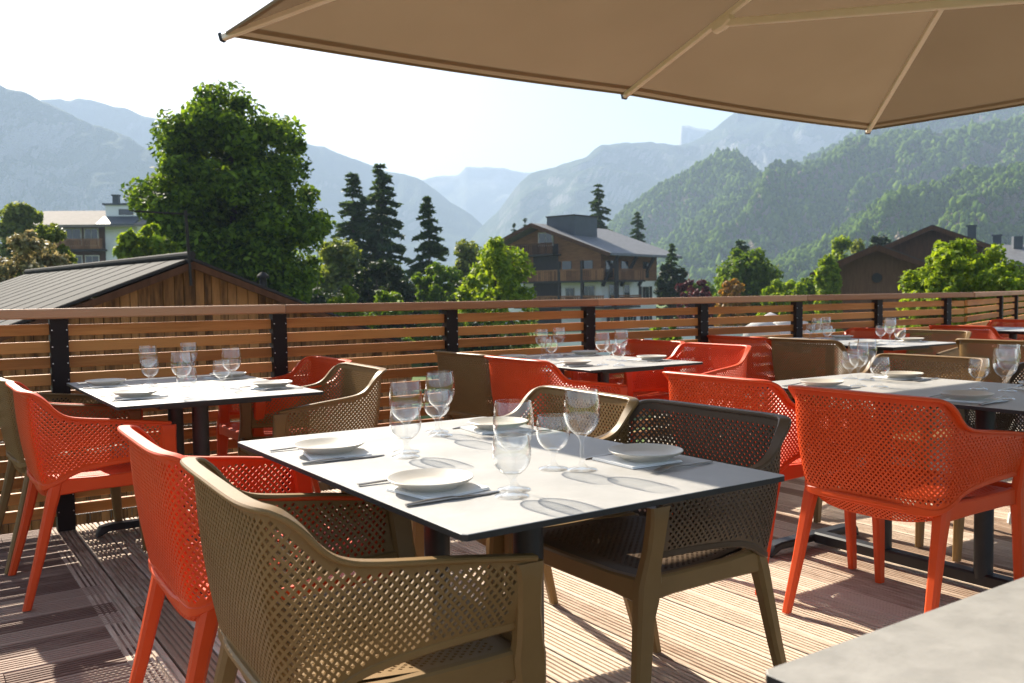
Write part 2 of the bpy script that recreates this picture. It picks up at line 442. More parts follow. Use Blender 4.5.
def make_chair_meshes():
    D = {}
    D['backrest'] = shell_lattice(160, 39, .575, .0055)
    D['apron'] = lattice(apronfn, 52, 8, .6, .005)
    D['seat'] = lattice(seatfn, 50, 44, .5, .006, lambda s, t: t > .86 or t < .03 or s < .05 or s > .95)
    # rolled rim along the top, thicker lip on the outside
    mb = MB(); secs = []
    n = 90
    for k in range(n+1):
        s = k/n; p = samp(TC, s); q = samp(TC, min(1, s+.006))-samp(TC, max(0, s-.006)); q.normalize()
        out = Vector((q.y, -q.x, 0)); out.normalize()
        if out.dot(Vector((p.x, p.y-.1, 0))) < 0: out = -out
        nrm = q.cross(out); nrm.normalize()
        if nrm.z < 0: nrm = -nrm
        back = max(0, min(1, (p.z-.69)/.07)); hw = .0125+.0035*back
        secs.append((p + out*(hw-.0055) + nrm*.001, out*hw, nrm*.0052))
    mb.rr(secs, ch=.6)
    D['rim'] = mb.mesh('rim', None, 40)
    # bottom bead of the shell
    mb = MB(); secs = []
    for k in range(n+1):
        s = k/n; p = samp(BC, s); q = samp(BC, min(1, s+.006))-samp(BC, max(0, s-.006)); q.normalize()
        out = Vector((q.y, -q.x, 0)).normalized(); nrm = q.cross(out).normalized()
        back = max(0, 1-abs(s-.5)/.2)
        secs.append((p, out*.007, nrm*(.009+.006*min(1, back*2))))
    mb.rr(secs, ch=.5)
    D['lower_rim'] = mb.mesh('lower_rim', None, 40)
    # seat frame: side rails, front rail, rear bow + perforated apron's solid edge
    mb = MB()
    for s in (-1, 1):
        mb.rr([((s*.256, .205, .432), (.012, 0, 0), (0, 0, .030)), ((s*.252, .12, .432), (.012, 0, 0), (0, 0, .025)), ((s*.248, -.06, .430), (.012, 0, 0), (0, 0, .024)), ((s*.236, -.195, .428), (.014, .002, 0), (0, 0, .030))], ch=.4)
    mb.rr([((-.25, .214, .432), (0, .013, 0), (0, 0, .030)), ((-.18, .226, .437), (0, .012, 0), (0, 0, .024)), ((0, .228, .437), (0, .012, 0), (0, 0, .023)), ((.18, .226, .437), (0, .012, 0), (0, 0, .024)), ((.25, .214, .432), (0, .013, 0), (0, 0, .030))], ch=.4)
    secs = []
    for k in range(13):
        a = -1+2*k/12; secs.append(((a*.236, -.247+.044*abs(a)**4, .432-.008*abs(a)**4), (0, .009, 0), (0, 0, .009+.014*abs(a)**8)))
    mb.rr(secs, ch=.5)
    D['seat_frame'] = mb.mesh('seat_frame', None, 40)
    # front legs run up to the armrest as posts
    def front(s):
        mb = MB()
        L = [(.287, .186, .626, .010, .030), (.286, .188, .614, .013, .028), (.282, .189, .585, .0145, .026), (.274, .192, .53, .0150, .025), (.266, .197, .48, .0160, .028), (.262, .199, .445, .0175, .034), (.260, .202, .405, .0175, .032), (.258, .208, .36, .0165, .026), (.258, .218, .20, .0145, .023), (.260, .230, .005, .0125, .017)]
        mb.rr([((s*x, y, z), (s*a, 0, 0), (0, b, 0)) for x, y, z, a, b in L], ch=.45); return mb.mesh('leg', None, 40)
    def rear(s):
        mb = MB()
        L = [(.233, -.190, .452, .020, .018), (.234, -.198, .43, .022, .022), (.236, -.206, .40, .022, .022), (.238, -.219, .35, .020, .020), (.244, -.255, .20, .0175, .0175), (.254, -.307, .005, .014, .014)]
        mb.rr([((s*x, y, z), (s*a, 0, 0), (0, b, 0)) for x, y, z, a, b in L], ch=.45); return mb.mesh('leg', None, 40)
    D['legs'] = [front(1), front(-1), rear(1), rear(-1)]
    return D
CH = make_chair_meshes()
def chair_proto(kind):
    mf = M['olive'] if kind == 'brown' else M[kind]  # legs and frame stay olive; only the shell takes the shade-darkened tone
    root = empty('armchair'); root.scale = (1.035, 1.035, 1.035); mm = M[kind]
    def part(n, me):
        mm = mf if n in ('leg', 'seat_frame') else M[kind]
        o = mesh_obj(n, me, None, root)
        if len(me.materials) == 0: me.materials.append(None)
        o.material_slots[0].link = 'OBJECT'; o.material_slots[0].material = mm
        return o
    b = part('backrest', CH['backrest'])
    for n in ('rim', 'lower_rim'):
        o = part(n, CH[n]); o.parent = b
    part('seat', CH['seat']); part('apron', CH['apron']); part('seat_frame', CH['seat_frame'])
    for me in CH['legs']: part('leg', me)
    return root
PROTO = {}
def chair(kind, u, v, face, label, turn=0.):
    if kind not in PROTO:
        c = PROTO[kind] = chair_proto(kind)
    else: c = copy_tree(PROTO[kind])
    c.location = uv(u, v); c.rotation_euler = (0, 0, YAW + (R(-90) if face > 0 else R(90)) + R(turn))
    tag(c, label, 'chair', 'perforated armchairs on the terrace'); return c

# ------------------------------------------------------------------ tables
ZT = .75
def make_table():
    root = empty('dining_table')
    mb = MB(); mb.rr([((0, 0, ZT-.012), (.4, 0, 0), (0, .6, 0)), ((0, 0, ZT-.001), (.4, 0, 0), (0, .6, 0)), ((0, 0, ZT), (.399, 0, 0), (0, .599, 0))], ch=.02)
    t = mb.mesh('tabletop', None)
    t.materials.append(M['top']); t.materials.append(M['edge'])
    for p in t.polygons: p.material_index = 0 if p.normal.z > .3 else 1
    mesh_obj('tabletop', t, None, root)
    mb = MB()
    mb.box((0, 0, ZT-.026), (.22, .47, .012)); mb.build('support_frame', M['iron'], root)
    for s in (-1, 1):
        mb = MB(); mb.tube([(0, s*.21, .05), (0, s*.21, ZT-.04)], .034, 18); mb.build('column', M['iron'], root, 40)
        mb = MB()
        mb.rr([((-.30, s*.56, .014), (0, .024, 0), (0, 0, .012)), ((-.285, s*.56, .030), (0, .030, 0), (0, 0, .022)), ((-.24, s*.56, .044), (0, .030, 0), (0, 0, .016)), ((.24, s*.56, .044), (0, .030, 0), (0, 0, .016)), ((.285, s*.56, .030), (0, .030, 0), (0, 0, .022)), ((.30, s*.56, .014), (0, .024, 0), (0, 0, .012))], ch=.4)
        mb.build('foot', M['iron'], root, 40)
    mb = MB(); mb.rr([((0, -.53, .048), (.03, 0, 0), (0, 0, .024)), ((0, .53, .048), (.03, 0, 0), (0, 0, .024))], ch=.3); mb.build('stretcher', M['iron'], root)
    return root
TABLE = None
def table(u, v, label, turn=0.):
    """u,v of the centre"""
    global TABLE
    if TABLE is None: t = TABLE = make_table()
    else: t = copy_tree(TABLE)
    t.location = uv(u, v); t.rotation_euler = (0, 0, YAW+R(turn)); tag(t, label, 'table', 'rectangular tables laid on the terrace'); return t

# ------------------------------------------------------------------ tableware
def wine(name, H, rb, rr, bowl_h):
    zb = H-bowl_h; prof = [(.0005, .0035), (.010, .004), (.030, .0015), (.033, 0.), (.0335, .0012), (.030, .0030), (.012, .0075), (.0055, .016), (.0042, .024), (.0042, zb-.014), (.0065, zb-.006), (.013, zb+.002)]
    for k in range(1, 15):
        a = k/14; r = rb*math.sqrt(max(0, 1-(1-min(a, .52)/.52)**2)) if a < .52 else rb+(rr-rb)*((a-.52)/.48)**1.7
        prof.append((max(.0135, r), zb+bowl_h*a))
    # inner wall back down
    prof2 = [(max(.0005, r-.0013), z) for r, z in reversed(prof[12:])] + [(.012, zb+.006), (.0005, zb+.004)]
    mb = MB(); mb.lathe(prof+prof2, 32); me = mb.mesh(name, M['glass'], 60); return me
ME = {}
ME['wine_glass'] = wine('wine_glass', .178, .041, .0365, .102)
ME['water_glass'] = wine('water_glass', .120, .0385, .034, .080)
mb = MB(); mb.lathe([(.0005, .004), (.046, .004), (.050, 0.), (.055, 0.), (.057, .004), (.078, .0125), (.086, .0185), (.0868, .0205), (.0855, .0215), (.076, .0175), (.060, .0105), (.048, .0085), (.0005, .0085)], 48); ME['plate'] = mb.mesh('plate', M['plate'], 50)
def napkin():
    mb = MB(); h = .075
    for k, s in enumerate((1.0, .985)):
        z0 = .0005+k*.0026
        mb.rr([((0, 0, z0), (h*s, 0, 0), (0, h*s, 0)), ((.001*k, .001, z0+.0022), (h*s-.001, 0, 0), (0, h*s-.001, 0))], ch=.02)
    return mb.mesh('napkin', M['napkin'])
ME['napkin'] = napkin()
def knife():
    mb = MB()
    mb.rr([((0, -.105, .003), (.0045, 0, 0), (0, 0, .002)), ((0, -.06, .0042), (.0055, 0, 0), (0, 0, .0032)), ((0, -.005, .0038), (.004, 0, 0), (0, 0, .0026)), ((.001, .005, .003), (.0065, 0, 0), (0, 0, .0011)), ((.0015, .07, .002), (.0092, 0, 0), (0, 0, .0008)), ((-.002, .098, .0014), (.0055, 0, 0), (0, 0, .0006)), ((-.006, .106, .0012), (.0012, 0, 0), (0, 0, .0004))], ch=.4)
    return mb.mesh('knife', M['cutlery'], 50)
ME['knife'] = knife()
def fork():
    mb = MB()
    mb.rr([((0, -.10, .003), (.006, 0, 0), (0, 0, .0013)), ((0, -.03, .0045), (.0038, 0, 0), (0, 0, .0016)), ((0, .025, .008), (.0034, 0, 0), (0, 0, .0016)), ((0, .045, .0085), (.009, 0, 0), (0, 0, .0012)), ((0, .058, .007), (.0115, 0, 0), (0, 0, .0011))], ch=.4)
    for x in (-.0095, -.0032, .0032, .0095):
        mb.rr([((x, .056, .007), (.0016, 0, 0), (0, 0, .0011)), ((x, .08, .0035), (.0014, 0, 0), (0, 0, .001)), ((x*.95, .10, .0075), (.0008, 0, 0), (0, 0, .0007))], ch=.3)
    return mb.mesh('fork', M['cutlery'], 50)
ME['fork'] = fork()
def ware(kind, u, v, z, rz, label, cat, group):
    o = mesh_obj(kind, ME[kind]); o.location = uv(u, v, z); o.rotation_euler = (0, 0, rz); tag(o, label, cat, group); return o
def setting(edge_u, v, face, where, rnd, glasses=True, gpos=None, jit=1.):
    """one cover; face=+1 for a diner facing +U"""
    rz = YAW + (R(-90) if face > 0 else R(90)); right = -face
    pu = edge_u+face*.125; j = lambda a: rnd.uniform(-a, a)*jit
    ware('napkin', pu+j(.01)+face*.01, v+j(.012)+right*.012, ZT+.0006, rz+R(j(24)), 'folded white paper napkin under the plate '+where, 'napkin', 'white napkins under the plates')
    ware('plate', pu+j(.006), v+j(.006), ZT+.0062, 0, 'small ivory plate '+where, 'plate', 'ivory side plates')
    ware('knife', pu+j(.008)-face*.005, v+right*(.105+j(.006)), ZT+.0005, rz+R(j(7)), 'steel knife lying right of the plate '+where, 'knife', 'knives beside the plates')
    ware('fork', pu+j(.008)-face*.005, v-right*(.115+j(.006)), ZT+.0005, rz+R(j(7)), 'steel fork lying left of the plate '+where, 'fork', 'forks beside the plates')
    g = gpos or ((edge_u+face*.275+j(.02), v+right*.07+j(.02)), (edge_u+face*.29+j(.02), v+right*.16+j(.02)))
    ware('wine_glass', g[0][0], g[0][1], ZT+.0006, rnd.uniform(0, 6), 'tall empty wine glass '+where, 'wine glass', 'tall wine glasses')
    ware('water_glass', g[1][0], g[1][1], ZT+.0006, rnd.uniform(0, 6), 'shorter stemmed water glass '+where, 'water glass', 'stemmed water glasses')

rnd = random.Random(11)
# front table
FT = (1.15, 1.86)
table(*FT, 'pale grey table in the foreground, laid for four with olive and red chairs')
setting(.75, 1.597, 1, 'before the olive chair nearest the camera', rnd, gpos=((1.009, 1.495), (.972, 1.448)), jit=.5)
setting(.75, 2.12, 1, 'before the red chair at the front table', rnd, gpos=((1.04, 2.02), (1.008, 1.962)), jit=.5)
setting(1.55, 1.566, -1, 'before the nearest shade-toned olive chair', rnd, gpos=((1.243, 1.571), (1.20, 1.62)), jit=.5)
setting(1.55, 2.19, -1, 'before the half lit brown chair', rnd, gpos=((1.24, 2.20), (1.265, 2.265)), jit=.5)
chair('olive', .768, 1.665, 1, 'olive brown armchair in the foreground, nearest the camera, back turned left', -3)
chair('red', .765, 2.275, 1, 'red armchair just behind the foremost olive chair at the front table', -2)
chair('brown', 1.63, 1.83, -1, 'olive brown armchair with shell toned dark for shade at the near right of the front table', 0)
chair('olive', 1.62, 2.405, -1, 'brown armchair half lit by sun behind the glasses of the front table', -4)
# left table by the fence
table(1.045, 4.135, 'sunlit pale table at the left, close to the slatted fence')
for vv, s, wh in ((3.83, 1, 'before the leftmost red chair'), (4.43, 1, 'before the hidden leftmost olive chair')):
    setting(.645, vv, 1, wh, rnd)
for vv, wh in ((3.83, "before the left table's right olive chair"), (4.43, "before the left table's right red chair")):
    setting(1.445, vv, -1, wh, rnd)
chair('red', .665, 3.99, 1, 'red armchair at the far left of the photo, facing the left table', 0)
chair('olive', .645, 4.56, 1, 'olive armchair mostly hidden behind the leftmost red chair', 2)
chair('olive', 1.535, 4.00, -1, 'olive brown armchair with sunlit arm on the right of the left table', -4)
chair('red', 1.62, 4.59, -1, 'red armchair behind the olive one, right of the left table by the fence', 0)
# middle table
table(3.30, 4.18, 'pale table in the middle distance with red chairs on both sides')
for vv, wh in ((3.88, "before the middle table's near left red chair"), (4.48, "before the middle table's olive chair")):
    setting(2.90, vv, 1, wh, rnd)
for vv, wh in ((3.88, "before the middle table's sunlit red chair"), (4.48, "before the middle table's far red chair")):
    setting(3.70, vv, -1, wh, rnd)
chair('red', 2.93, 3.90, 1, 'red armchair with solid looking back on the near left of the middle table', 0)
chair('olive', 2.95, 4.50, 1, 'dark olive armchair against the fence, far left of the middle table', 3)
chair('red', 3.98, 4.02, -1, 'red armchair with sunlit pink back on the right of the middle table', 0)
chair('red', 4.02, 4.62, -1, 'red armchair at the far right of the middle table, close to the fence', 0)
# right table
table(3.35, 2.02, 'pale table at the right behind the large red chair, half in blue shade')
for vv, wh in ((1.73, 'before the large right red chair'), (2.33, "before the right table's second red chair")):
    setting(2.95, vv, 1, wh, rnd)
for vv, wh in ((1.73, 'before the shaded right table chair'), (2.33, "before the right table's taupe chair")):
    setting(3.75, vv, -1, wh, rnd)
chair('red', 2.88, 1.82, 1, 'large red armchair seen from behind at the right, beside the darker grey table', 0)
chair('red', 2.95, 2.53, 1, 'red armchair between the near brown chair and the large red chair', 0)
chair('olive', 3.93, 2.55, -1, 'taupe armchair with sunlit back across the right table', 0)
chair('brown', 3.86, 1.80, -1, 'olive brown armchair with shell toned dark for shade at the right photo edge, across the right table', 0)
# back right table
table(5.95, 4.22, 'small looking pale table at the back right near the fence corner')
for vv, wh in ((3.92, "before the back right table's olive chair"), (4.52, "before the back right table's slat-shaded red chair")):
    setting(5.55, vv, 1, wh, rnd)
for vv, wh in ((3.92, "before the back right table's bleached taupe chair"), (4.52, "before the back right table's fence-side red chair")):
    setting(6.35, vv, -1, wh, rnd)
chair('olive', 5.42, 4.06, 1, 'olive armchair with plain brown back at the back right table', 0)
chair('red', 5.40, 4.63, 1, 'red armchair crossed by slat shadows left of the back right table', 0)
chair('olive', 6.55, 4.10, -1, 'taupe armchair bleached by sun on the right of the back right table', 0)
chair('red', 6.60, 4.63, -1, 'red armchair by the fence behind the glasses of the back right table', 0)
# far right tables
table(6.66, 2.68, 'table at the right photo edge, mostly hidden behind an olive chair')
chair('olive', 6.08, 3.05, 1, 'olive armchair cut by the right photo edge below the far red chairs', 0)
table(8.72, 4.25, 'farthest table by the fence bend, behind a red chair back')
chair('red', 8.12, 4.48, 1, 'red armchair with smooth sunlit back at the farthest table', 0)
chair('red', 9.28, 4.82, -1, 'pinkish red armchair before the fence bend, facing the camera across the farthest table', 0)
# near right table: top in a darker grey than the others
nt_ = copy_tree(TABLE); nt_.location = uv(1.122, .02); nt_.rotation_euler = (0, 0, YAW+R(0)); tag(nt_, 'darker grey empty table cut by the bottom right corner of the photo', 'table', 'rectangular tables laid on the terrace')
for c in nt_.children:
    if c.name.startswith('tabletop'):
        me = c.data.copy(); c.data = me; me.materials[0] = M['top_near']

# ------------------------------------------------------------------ parasol
S = 1.27
PZ = 1.142+.958*S+.028; PU = 3.0*S; PL = 3.915*S/2; PLV = 2.76; PV = 3.425*S-PLV; AP = PZ+.72*S
def fbm_(x, y): return mnoise.fractal(Vector((x*1.7, y*1.7, 4.2)), 1., 2., 3)
def parasol():
    root = empty('parasol', uv(PU, PV), YAW)
    tag(root, 'large square tan parasol spread over the right side of the terrace', 'parasol')
    c8 = [(-1, -1), (0, -1), (1, -1), (1, 0), (1, 1), (0, 1), (-1, 1), (-1, 0)]
    mb = MB(); n = 24
    V = []; F = []
    for e in range(8):
        a = Vector((*c8[e], 0)); b = Vector((*c8[(e+1) % 8], 0)); base = len(V)
        for i in range(n+1):
            for k in range(n+1):
                t = i/n; q = a.lerp(b, k/n)
                bow = math.sin(math.pi*k/n)*t
                sag = -.035*bow*(1-.35*t)
                inn = 1-.012*bow*t
                V.append((q.x*PL*t*inn, q.y*PLV*t*inn, AP+(PZ-AP)*t+sag+.010*fbm_(q.x*t*2.2, q.y*t*2.2)*t*(1-t)*3))
        for i in range(n):
            for k in range(n):
                F.append((base+i*(n+1)+k, base+(i+1)*(n+1)+k, base+(i+1)*(n+1)+k+1, base+i*(n+1)+k+1))
    me = bpy.data.meshes.new('canopy'); me.from_pydata(V, [], F); me.update()
    for p in me.polygons: p.use_smooth = True
    me.set_sharp_from_angle(angle=R(30)); me.materials.append(M['canopy'])
    cn = mesh_obj('canopy', me, None, root)
    # hem
    mb = MB()
    for e in range(8):
        a = Vector((*c8[e], 0)); b = Vector((*c8[(e+1) % 8], 0)); pr = None
        for k in range(n+1):
            q = a.lerp(b, k/n); bow = math.sin(math.pi*k/n); p = Vector((q.x*PL*(1-.012*bow), q.y*PLV*(1-.012*bow), PZ-.035*.65*bow-.006))
            if pr is not None: mb.bar(pr, p, .004, .014)
            pr = p
    mb.build('hem', M['canopy'], cn)
    # stitched band just inside the hem
    for e in range(8):
        a = Vector((*c8[e], 0)); b = Vector((*c8[(e+1) % 8], 0)); mb = MB(); L1 = []; L2 = []
        for k in range(n+1):
            q = a.lerp(b, k/n)
            for t, L in ((.972, L1), (.985, L2)):
                bow = math.sin(math.pi*k/n)*t; inn = 1-.012*bow*t
                L.append((q.x*PL*t*inn, q.y*PLV*t*inn, AP+(PZ-AP)*t-.035*bow*(1-.35*t)+.010*fbm_(q.x*t*2.2, q.y*t*2.2)*t*(1-t)*3-.0035))
        m_ = len(L1); mb.add(L1+L2, [(i, i+1, m_+i+1, m_+i) for i in range(m_-1)]); mb.build('seam_band', M['canopy'], cn)
    run = Vector((0, 0, PZ-.13))
    for e, c in enumerate(c8):
        tip = Vector((c[0]*PL*1.003, c[1]*PLV*1.003, PZ-.014)); top = Vector((c[0]*.05, c[1]*.05, AP-.03))
        d = (top-tip).normalized(); sd = Vector((-c[1], c[0], 0)).normalized(); up = d.cross(sd).normalized()
        if up.z < 0: up = -up
        mb = MB(); mb.rr([(tip-up*.006, sd*.017, up*.015), (top-up*.006, sd*.017, up*.015)], ch=.3); rb = mb.build('rib', M['canopy_rib'], root)
        mb = MB(); mb.box(tip-d*.004-up*.005, (.007, .019, .018), (d, sd, up)); mb.build('end_cap', M['iron'], rb)
        f = .44 if c[0]*c[1] else .70
        j = top.lerp(tip, f)-up*.035
        mb = MB(); a0 = Vector((c[0]*.07, c[1]*.07, run.z)); dd = (j-a0).normalized(); u2 = dd.cross(sd).normalized()
        mb.rr([(a0, sd*.016, u2*.020), (j, sd*.016, u2*.020)], ch=.3); st = mb.build('strut', M['canopy_rib'], root)
        mb = MB(); mb.rr([(j-d*.07, sd*.024, up*.022), (j, sd*.026, up*.034), (j+d*.06, sd*.024, up*.022)], ch=.5); mb.build('joint', M['canopy_rib'], st)
    mb = MB(); mb.tube([(0, 0, .10), (0, 0, AP-.02)], .042, 20); mb.build('mast', M['pole'], root, 40)
    mb = MB(); mb.tube([(0, 0, run.z-.06), (0, 0, run.z+.06)], .085, 20); mb.build('runner', M['pole'], root, 40)
    mb = MB(); mb.tube([(0, 0, AP-.08), (0, 0, AP+.05)], [.08, .05], 20); mb.build('hub', M['pole'], root, 40)
    mb = MB(); mb.rr([((0, 0, .001), (.20, 0, 0), (0, .20, 0)), ((0, 0, .05), (.195, 0, 0), (0, .195, 0))], ch=.1); mb.tube([(0, 0, .05), (0, 0, .28)], .052, 20); mb.build('base', M['iron'], root)
parasol()
mb = MB(); mb.rr([((0, 0, .001), (.34, 0, 0), (0, .34, 0)), ((0, 0, .05), (.335, 0, 0), (0, .335, 0))], ch=.05)
o = mb.build('concrete_slab', M['slab']); o.location = uv(4.75, 1.94); o.rotation_euler = (0, 0, YAW); tag(o, 'pale grey square slab lying on the deck at the right photo edge', 'paving slab')

# === BACKGROUND ===
GZ = -2.6
# valley floor
def ground():
    mb = MB(); n = 64; rings = [0, 30, 90, 250, 700, 2000, 5000, 9000]
    V = [(0, 0, GZ)]; F = []
    for r_ in rings[1:]:
        for k in range(n): V.append((r_*math.cos(2*math.pi*k/n), r_*math.sin(2*math.pi*k/n), GZ))
    for k in range(n): F.append((0, 1+k, 1+(k+1) % n))
    for i in range(len(rings)-2):
        for k in range(n): F.append((1+i*n+k, 1+(i+1)*n+k, 1+(i+1)*n+(k+1) % n, 1+i*n+(k+1) % n))
    mb.add(V, F)
    m, nt, out = newmat('meadow'); b = N(nt, 'ShaderNodeBsdfPrincipled'); b.inputs['Roughness'].default_value = .9; b.inputs['Specular IOR Level'].default_value = .15
    tc = N(nt, 'ShaderNodeTexCoord')
    n1 = N(nt, 'ShaderNodeTexNoise'); n1.inputs['Scale'].default_value = .06; n1.inputs['Detail'].default_value = 8; nt.links.new(tc.outputs['Object'], n1.inputs['Vector'])
    n2 = N(nt, 'ShaderNodeTexNoise'); n2.inputs['Scale'].default_value = 5; n2.inputs['Detail'].default_value = 6; nt.links.new(tc.outputs['Object'], n2.inputs['Vector'])
    mx = N(nt, 'ShaderNodeMath', operation='MULTIPLY_ADD'); mx.inputs[1].default_value = .5; nt.links.new(n2.outputs['Fac'], mx.inputs[0])
    h2 = N(nt, 'ShaderNodeMath', operation='MULTIPLY'); h2.inputs[1].default_value = .5; nt.links.new(n1.outputs['Fac'], h2.inputs[0]); nt.links.new(h2.outputs[0], mx.inputs[2])
    r = ramp(nt, mx.outputs[0], [(.3, (.05, .085, .018)), (.5, (.085, .13, .028)), (.7, (.14, .16, .05))]); nt.links.new(r.outputs[0], b.inputs['Base Color'])
    nt.links.new(b.outputs[0], out.inputs[0])
    tag(mb.build('ground', m), kind='structure')
ground()

# ------------------------------------------------------------------ mountains: height fields with a traced crest
def interp(pts, x):
    if x <= pts[0][0]: return pts[0][1]
    for a, b in zip(pts[:-1], pts[1:]):
        if x <= b[0]: return a[1]+(b[1]-a[1])*(x-a[0])/(b[0]-a[0])
    return pts[-1][1]
def fbm(x, y, z=0., o=5, H=.9): return mnoise.fractal(Vector((x, y, z)), H, 2.0, o)
def mountain(name, pts, D, front, back, m, gully=.22, step=3, rows=46, seed=0., freq=6., dvar=.1, crest=.012, sh=1.15, dslope=0.):
    x0, x1 = pts[0][0], pts[-1][0]; nx = int((x1-x0)/step); V = []; F = []
    nb = 10
    hts = []
    for i in range(nx+1):
        px = x0+(x1-x0)*i/nx; py = interp(pts, px)
        Dx = D*(1+dslope*(px-(x0+x1)/2)/(x1-x0) + dvar*fbm(px*.006, seed, 3.1, 3))
        top = at(px, py, Dx).z - GZ
        hts.append(top)
        dirx = ray(px, 300); kx = dirx.x/dirx.y
        for j in range(rows+nb+1):
            if j <= rows:
                t = j/rows; Y = Dx-front*(1-t)
                X = kx*Y
                q = freq/D
                # spurs running down the slope, bent by noise
                w_ = fbm(X*q*.6+seed, Y*q*.6, 1.7, 3)
                g = 1-abs(fbm(X*q*1.0+w_*.9+seed*3, Y*q*.7+w_*.4, 7.7, 5))*1.7
                d_ = fbm(X*q*5, Y*q*5, seed, 5)
                e = t**sh
                env = (t*(1-t)*4)**.8
                H = top*(e + gully*env*(g-.62) + .010*d_*env) + top*crest*d_*t
            else:
                t = (j-rows)/nb; Y = Dx+back*t; X = kx*Y
                H = top*(1-t)**1.2*(1+.1*fbm(X*freq/D, Y*freq/D, seed, 3)*t)
            V.append((X, Y, GZ-3+max(0, H)+3*min(1, H/30)))
    r = rows+nb+1
    for i in range(nx):
        for j in range(r-1): F.append((i*r+j, (i+1)*r+j, (i+1)*r+j+1, i*r+j+1))
    me = bpy.data.meshes.new(name); me.from_pydata(V, [], F); me.update()
    for p in me.polygons: p.use_smooth = True
    me.materials.append(m); o = mesh_obj(name, me); tag(o, kind='structure')
    return o, np.array(V).reshape(nx+1, r, 3), rows
def hillmat(name, c1, c2, c3, sc, bump, cliff=None):
    m, nt, out = newmat(name); b = N(nt, 'ShaderNodeBsdfPrincipled'); b.inputs['Roughness'].default_value = .95; b.inputs['Specular IOR Level'].default_value = .05
    tc = N(nt, 'ShaderNodeTexCoord')
    n1 = N(nt, 'ShaderNodeTexNoise'); n1.inputs['Scale'].default_value = sc; n1.inputs['Detail'].default_value = 9; n1.inputs['Roughness'].default_value = .65; nt.links.new(tc.outputs['Object'], n1.inputs['Vector'])
    r = ramp(nt, n1.outputs['Fac'], [(.35, c1), (.52, c2), (.68, c3)])
    colr = r.outputs[0]
    if cliff:
        g = N(nt, 'ShaderNodeNewGeometry'); sp = N(nt, 'ShaderNodeSeparateXYZ'); nt.links.new(g.outputs['True Normal'], sp.inputs[0])
        mr = N(nt, 'ShaderNodeMapRange'); mr.inputs['From Min'].default_value = .62; mr.inputs['From Max'].default_value = .42; nt.links.new(sp.outputs['Z'], mr.inputs['Value'])
        mm = N(nt, 'ShaderNodeMix', data_type='RGBA'); nt.links.new(mr.outputs[0], mm.inputs['Factor']); nt.links.new(colr, mm.inputs['A']); mm.inputs['B'].default_value = (*cliff, 1)
        colr = mm.outputs['Result']
    nt.links.new(colr, b.inputs['Base Color'])
    if bump:
        v = N(nt, 'ShaderNodeTexVoronoi'); v.inputs['Scale'].default_value = sc*14; nt.links.new(tc.outputs['Object'], v.inputs['Vector'])
        bn = N(nt, 'ShaderNodeBump'); bn.inputs['Strength'].default_value = 1.; bn.inputs['Distance'].default_value = bump; bn.invert = True
        nt.links.new(v.outputs['Distance'], bn.inputs['Height']); nt.links.new(bn.outputs[0], b.inputs['Normal'])
    nt.links.new(b.outputs[0], out.inputs[0]); return m
KD = .62      # all mountain distances scale together
forest_far = hillmat('far_forest_slope', (.018, .032, .014), (.032, .052, .02), (.06, .08, .034), .012/KD, 5*KD, (.20, .19, .17))
rock_far = hillmat('far_rock_slope', (.05, .06, .035), (.10, .11, .07), (.22, .21, .18), .006/KD, 4*KD, (.24, .22, .2))
forest_near = hillmat('near_forest_slope', (.022, .04, .012), (.04, .065, .018), (.07, .10, .03), .03/KD, 4*KD, (.17, .14, .10))
LEFT_A = [(-420, 110), (-250, 72), (-120, 66), (-60, 76), (0, 80.7), (12, 85.6), (32, 92), (51, 101.5), (73, 112.5), (98, 123.5), (117, 129.6), (137, 139), (159, 153), (190, 170), (225, 185), (262, 205), (300, 232), (335, 258), (375, 285), (420, 300)]
LEFT_B = [(-60, 150), (20, 112), (51, 98), (73, 99), (90, 97), (107, 101.5), (137, 111), (146, 116), (176, 120), (215, 119), (250, 131), (290, 139), (320, 146), (328, 146), (341, 153), (366, 162), (389, 171), (409, 176), (424, 180), (437, 189), (452, 202), (473, 214), (488, 229), (512, 250), (545, 278), (590, 296)]
CENTRE = [(330, 240), (380, 200), (405, 183), (424, 180.5), (437, 176), (460, 174), (468, 167), (503, 168), (529, 172), (560, 172), (600, 168), (660, 176), (720, 200), (780, 240)]
PINN = [(640, 210), (664, 165), (679, 146), (681.5, 125.5), (688, 125), (697, 127.5), (708, 129), (718, 134), (740, 134), (790, 138), (840, 160), (880, 190)]
MIDR = [(380, 297), (430, 280), (460, 254), (480, 229), (500, 211), (510, 197), (521, 182.5), (532, 174), (562, 165), (589, 156.5), (603, 144), (641, 142), (681, 145), (699, 139), (712, 130.6), (737, 111.5), (765, 107), (800, 106), (860, 108), (930, 110), (1000, 112), (1100, 110), (1250, 108), (1450, 130)]
R2 = [(690, 250), (740, 205), (790, 168), (826, 150), (860, 131), (906, 117), (950, 110), (985, 106), (1016, 101), (1060, 92), (1150, 80), (1300, 90), (1500, 120)]
RA_ = [(540, 296), (575, 270), (600, 240), (612, 225), (625, 211), (655, 189), (688, 173), (721, 155), (737, 155), (749, 164), (775, 190), (800, 225), (830, 262), (860, 292)]
RB_ = [(600, 297), (640, 262), (672, 237), (708, 214), (741, 199), (756, 181), (771, 162), (804, 166), (826, 157), (855, 141), (906, 134), (961, 132), (990, 127), (1024, 121), (1080, 112), (1200, 115), (1400, 150)]
RC = [(690, 296), (735, 280), (774, 262), (815, 244), (855, 218), (888, 196), (928, 185), (961, 174), (990, 170), (1016, 165), (1060, 157), (1150, 150), (1300, 160), (1450, 190)]
mountain('mountain', CENTRE, 6200*KD, 1500*KD, 1500*KD, rock_far, .12, 3, 50, 2.3, 8, .06)
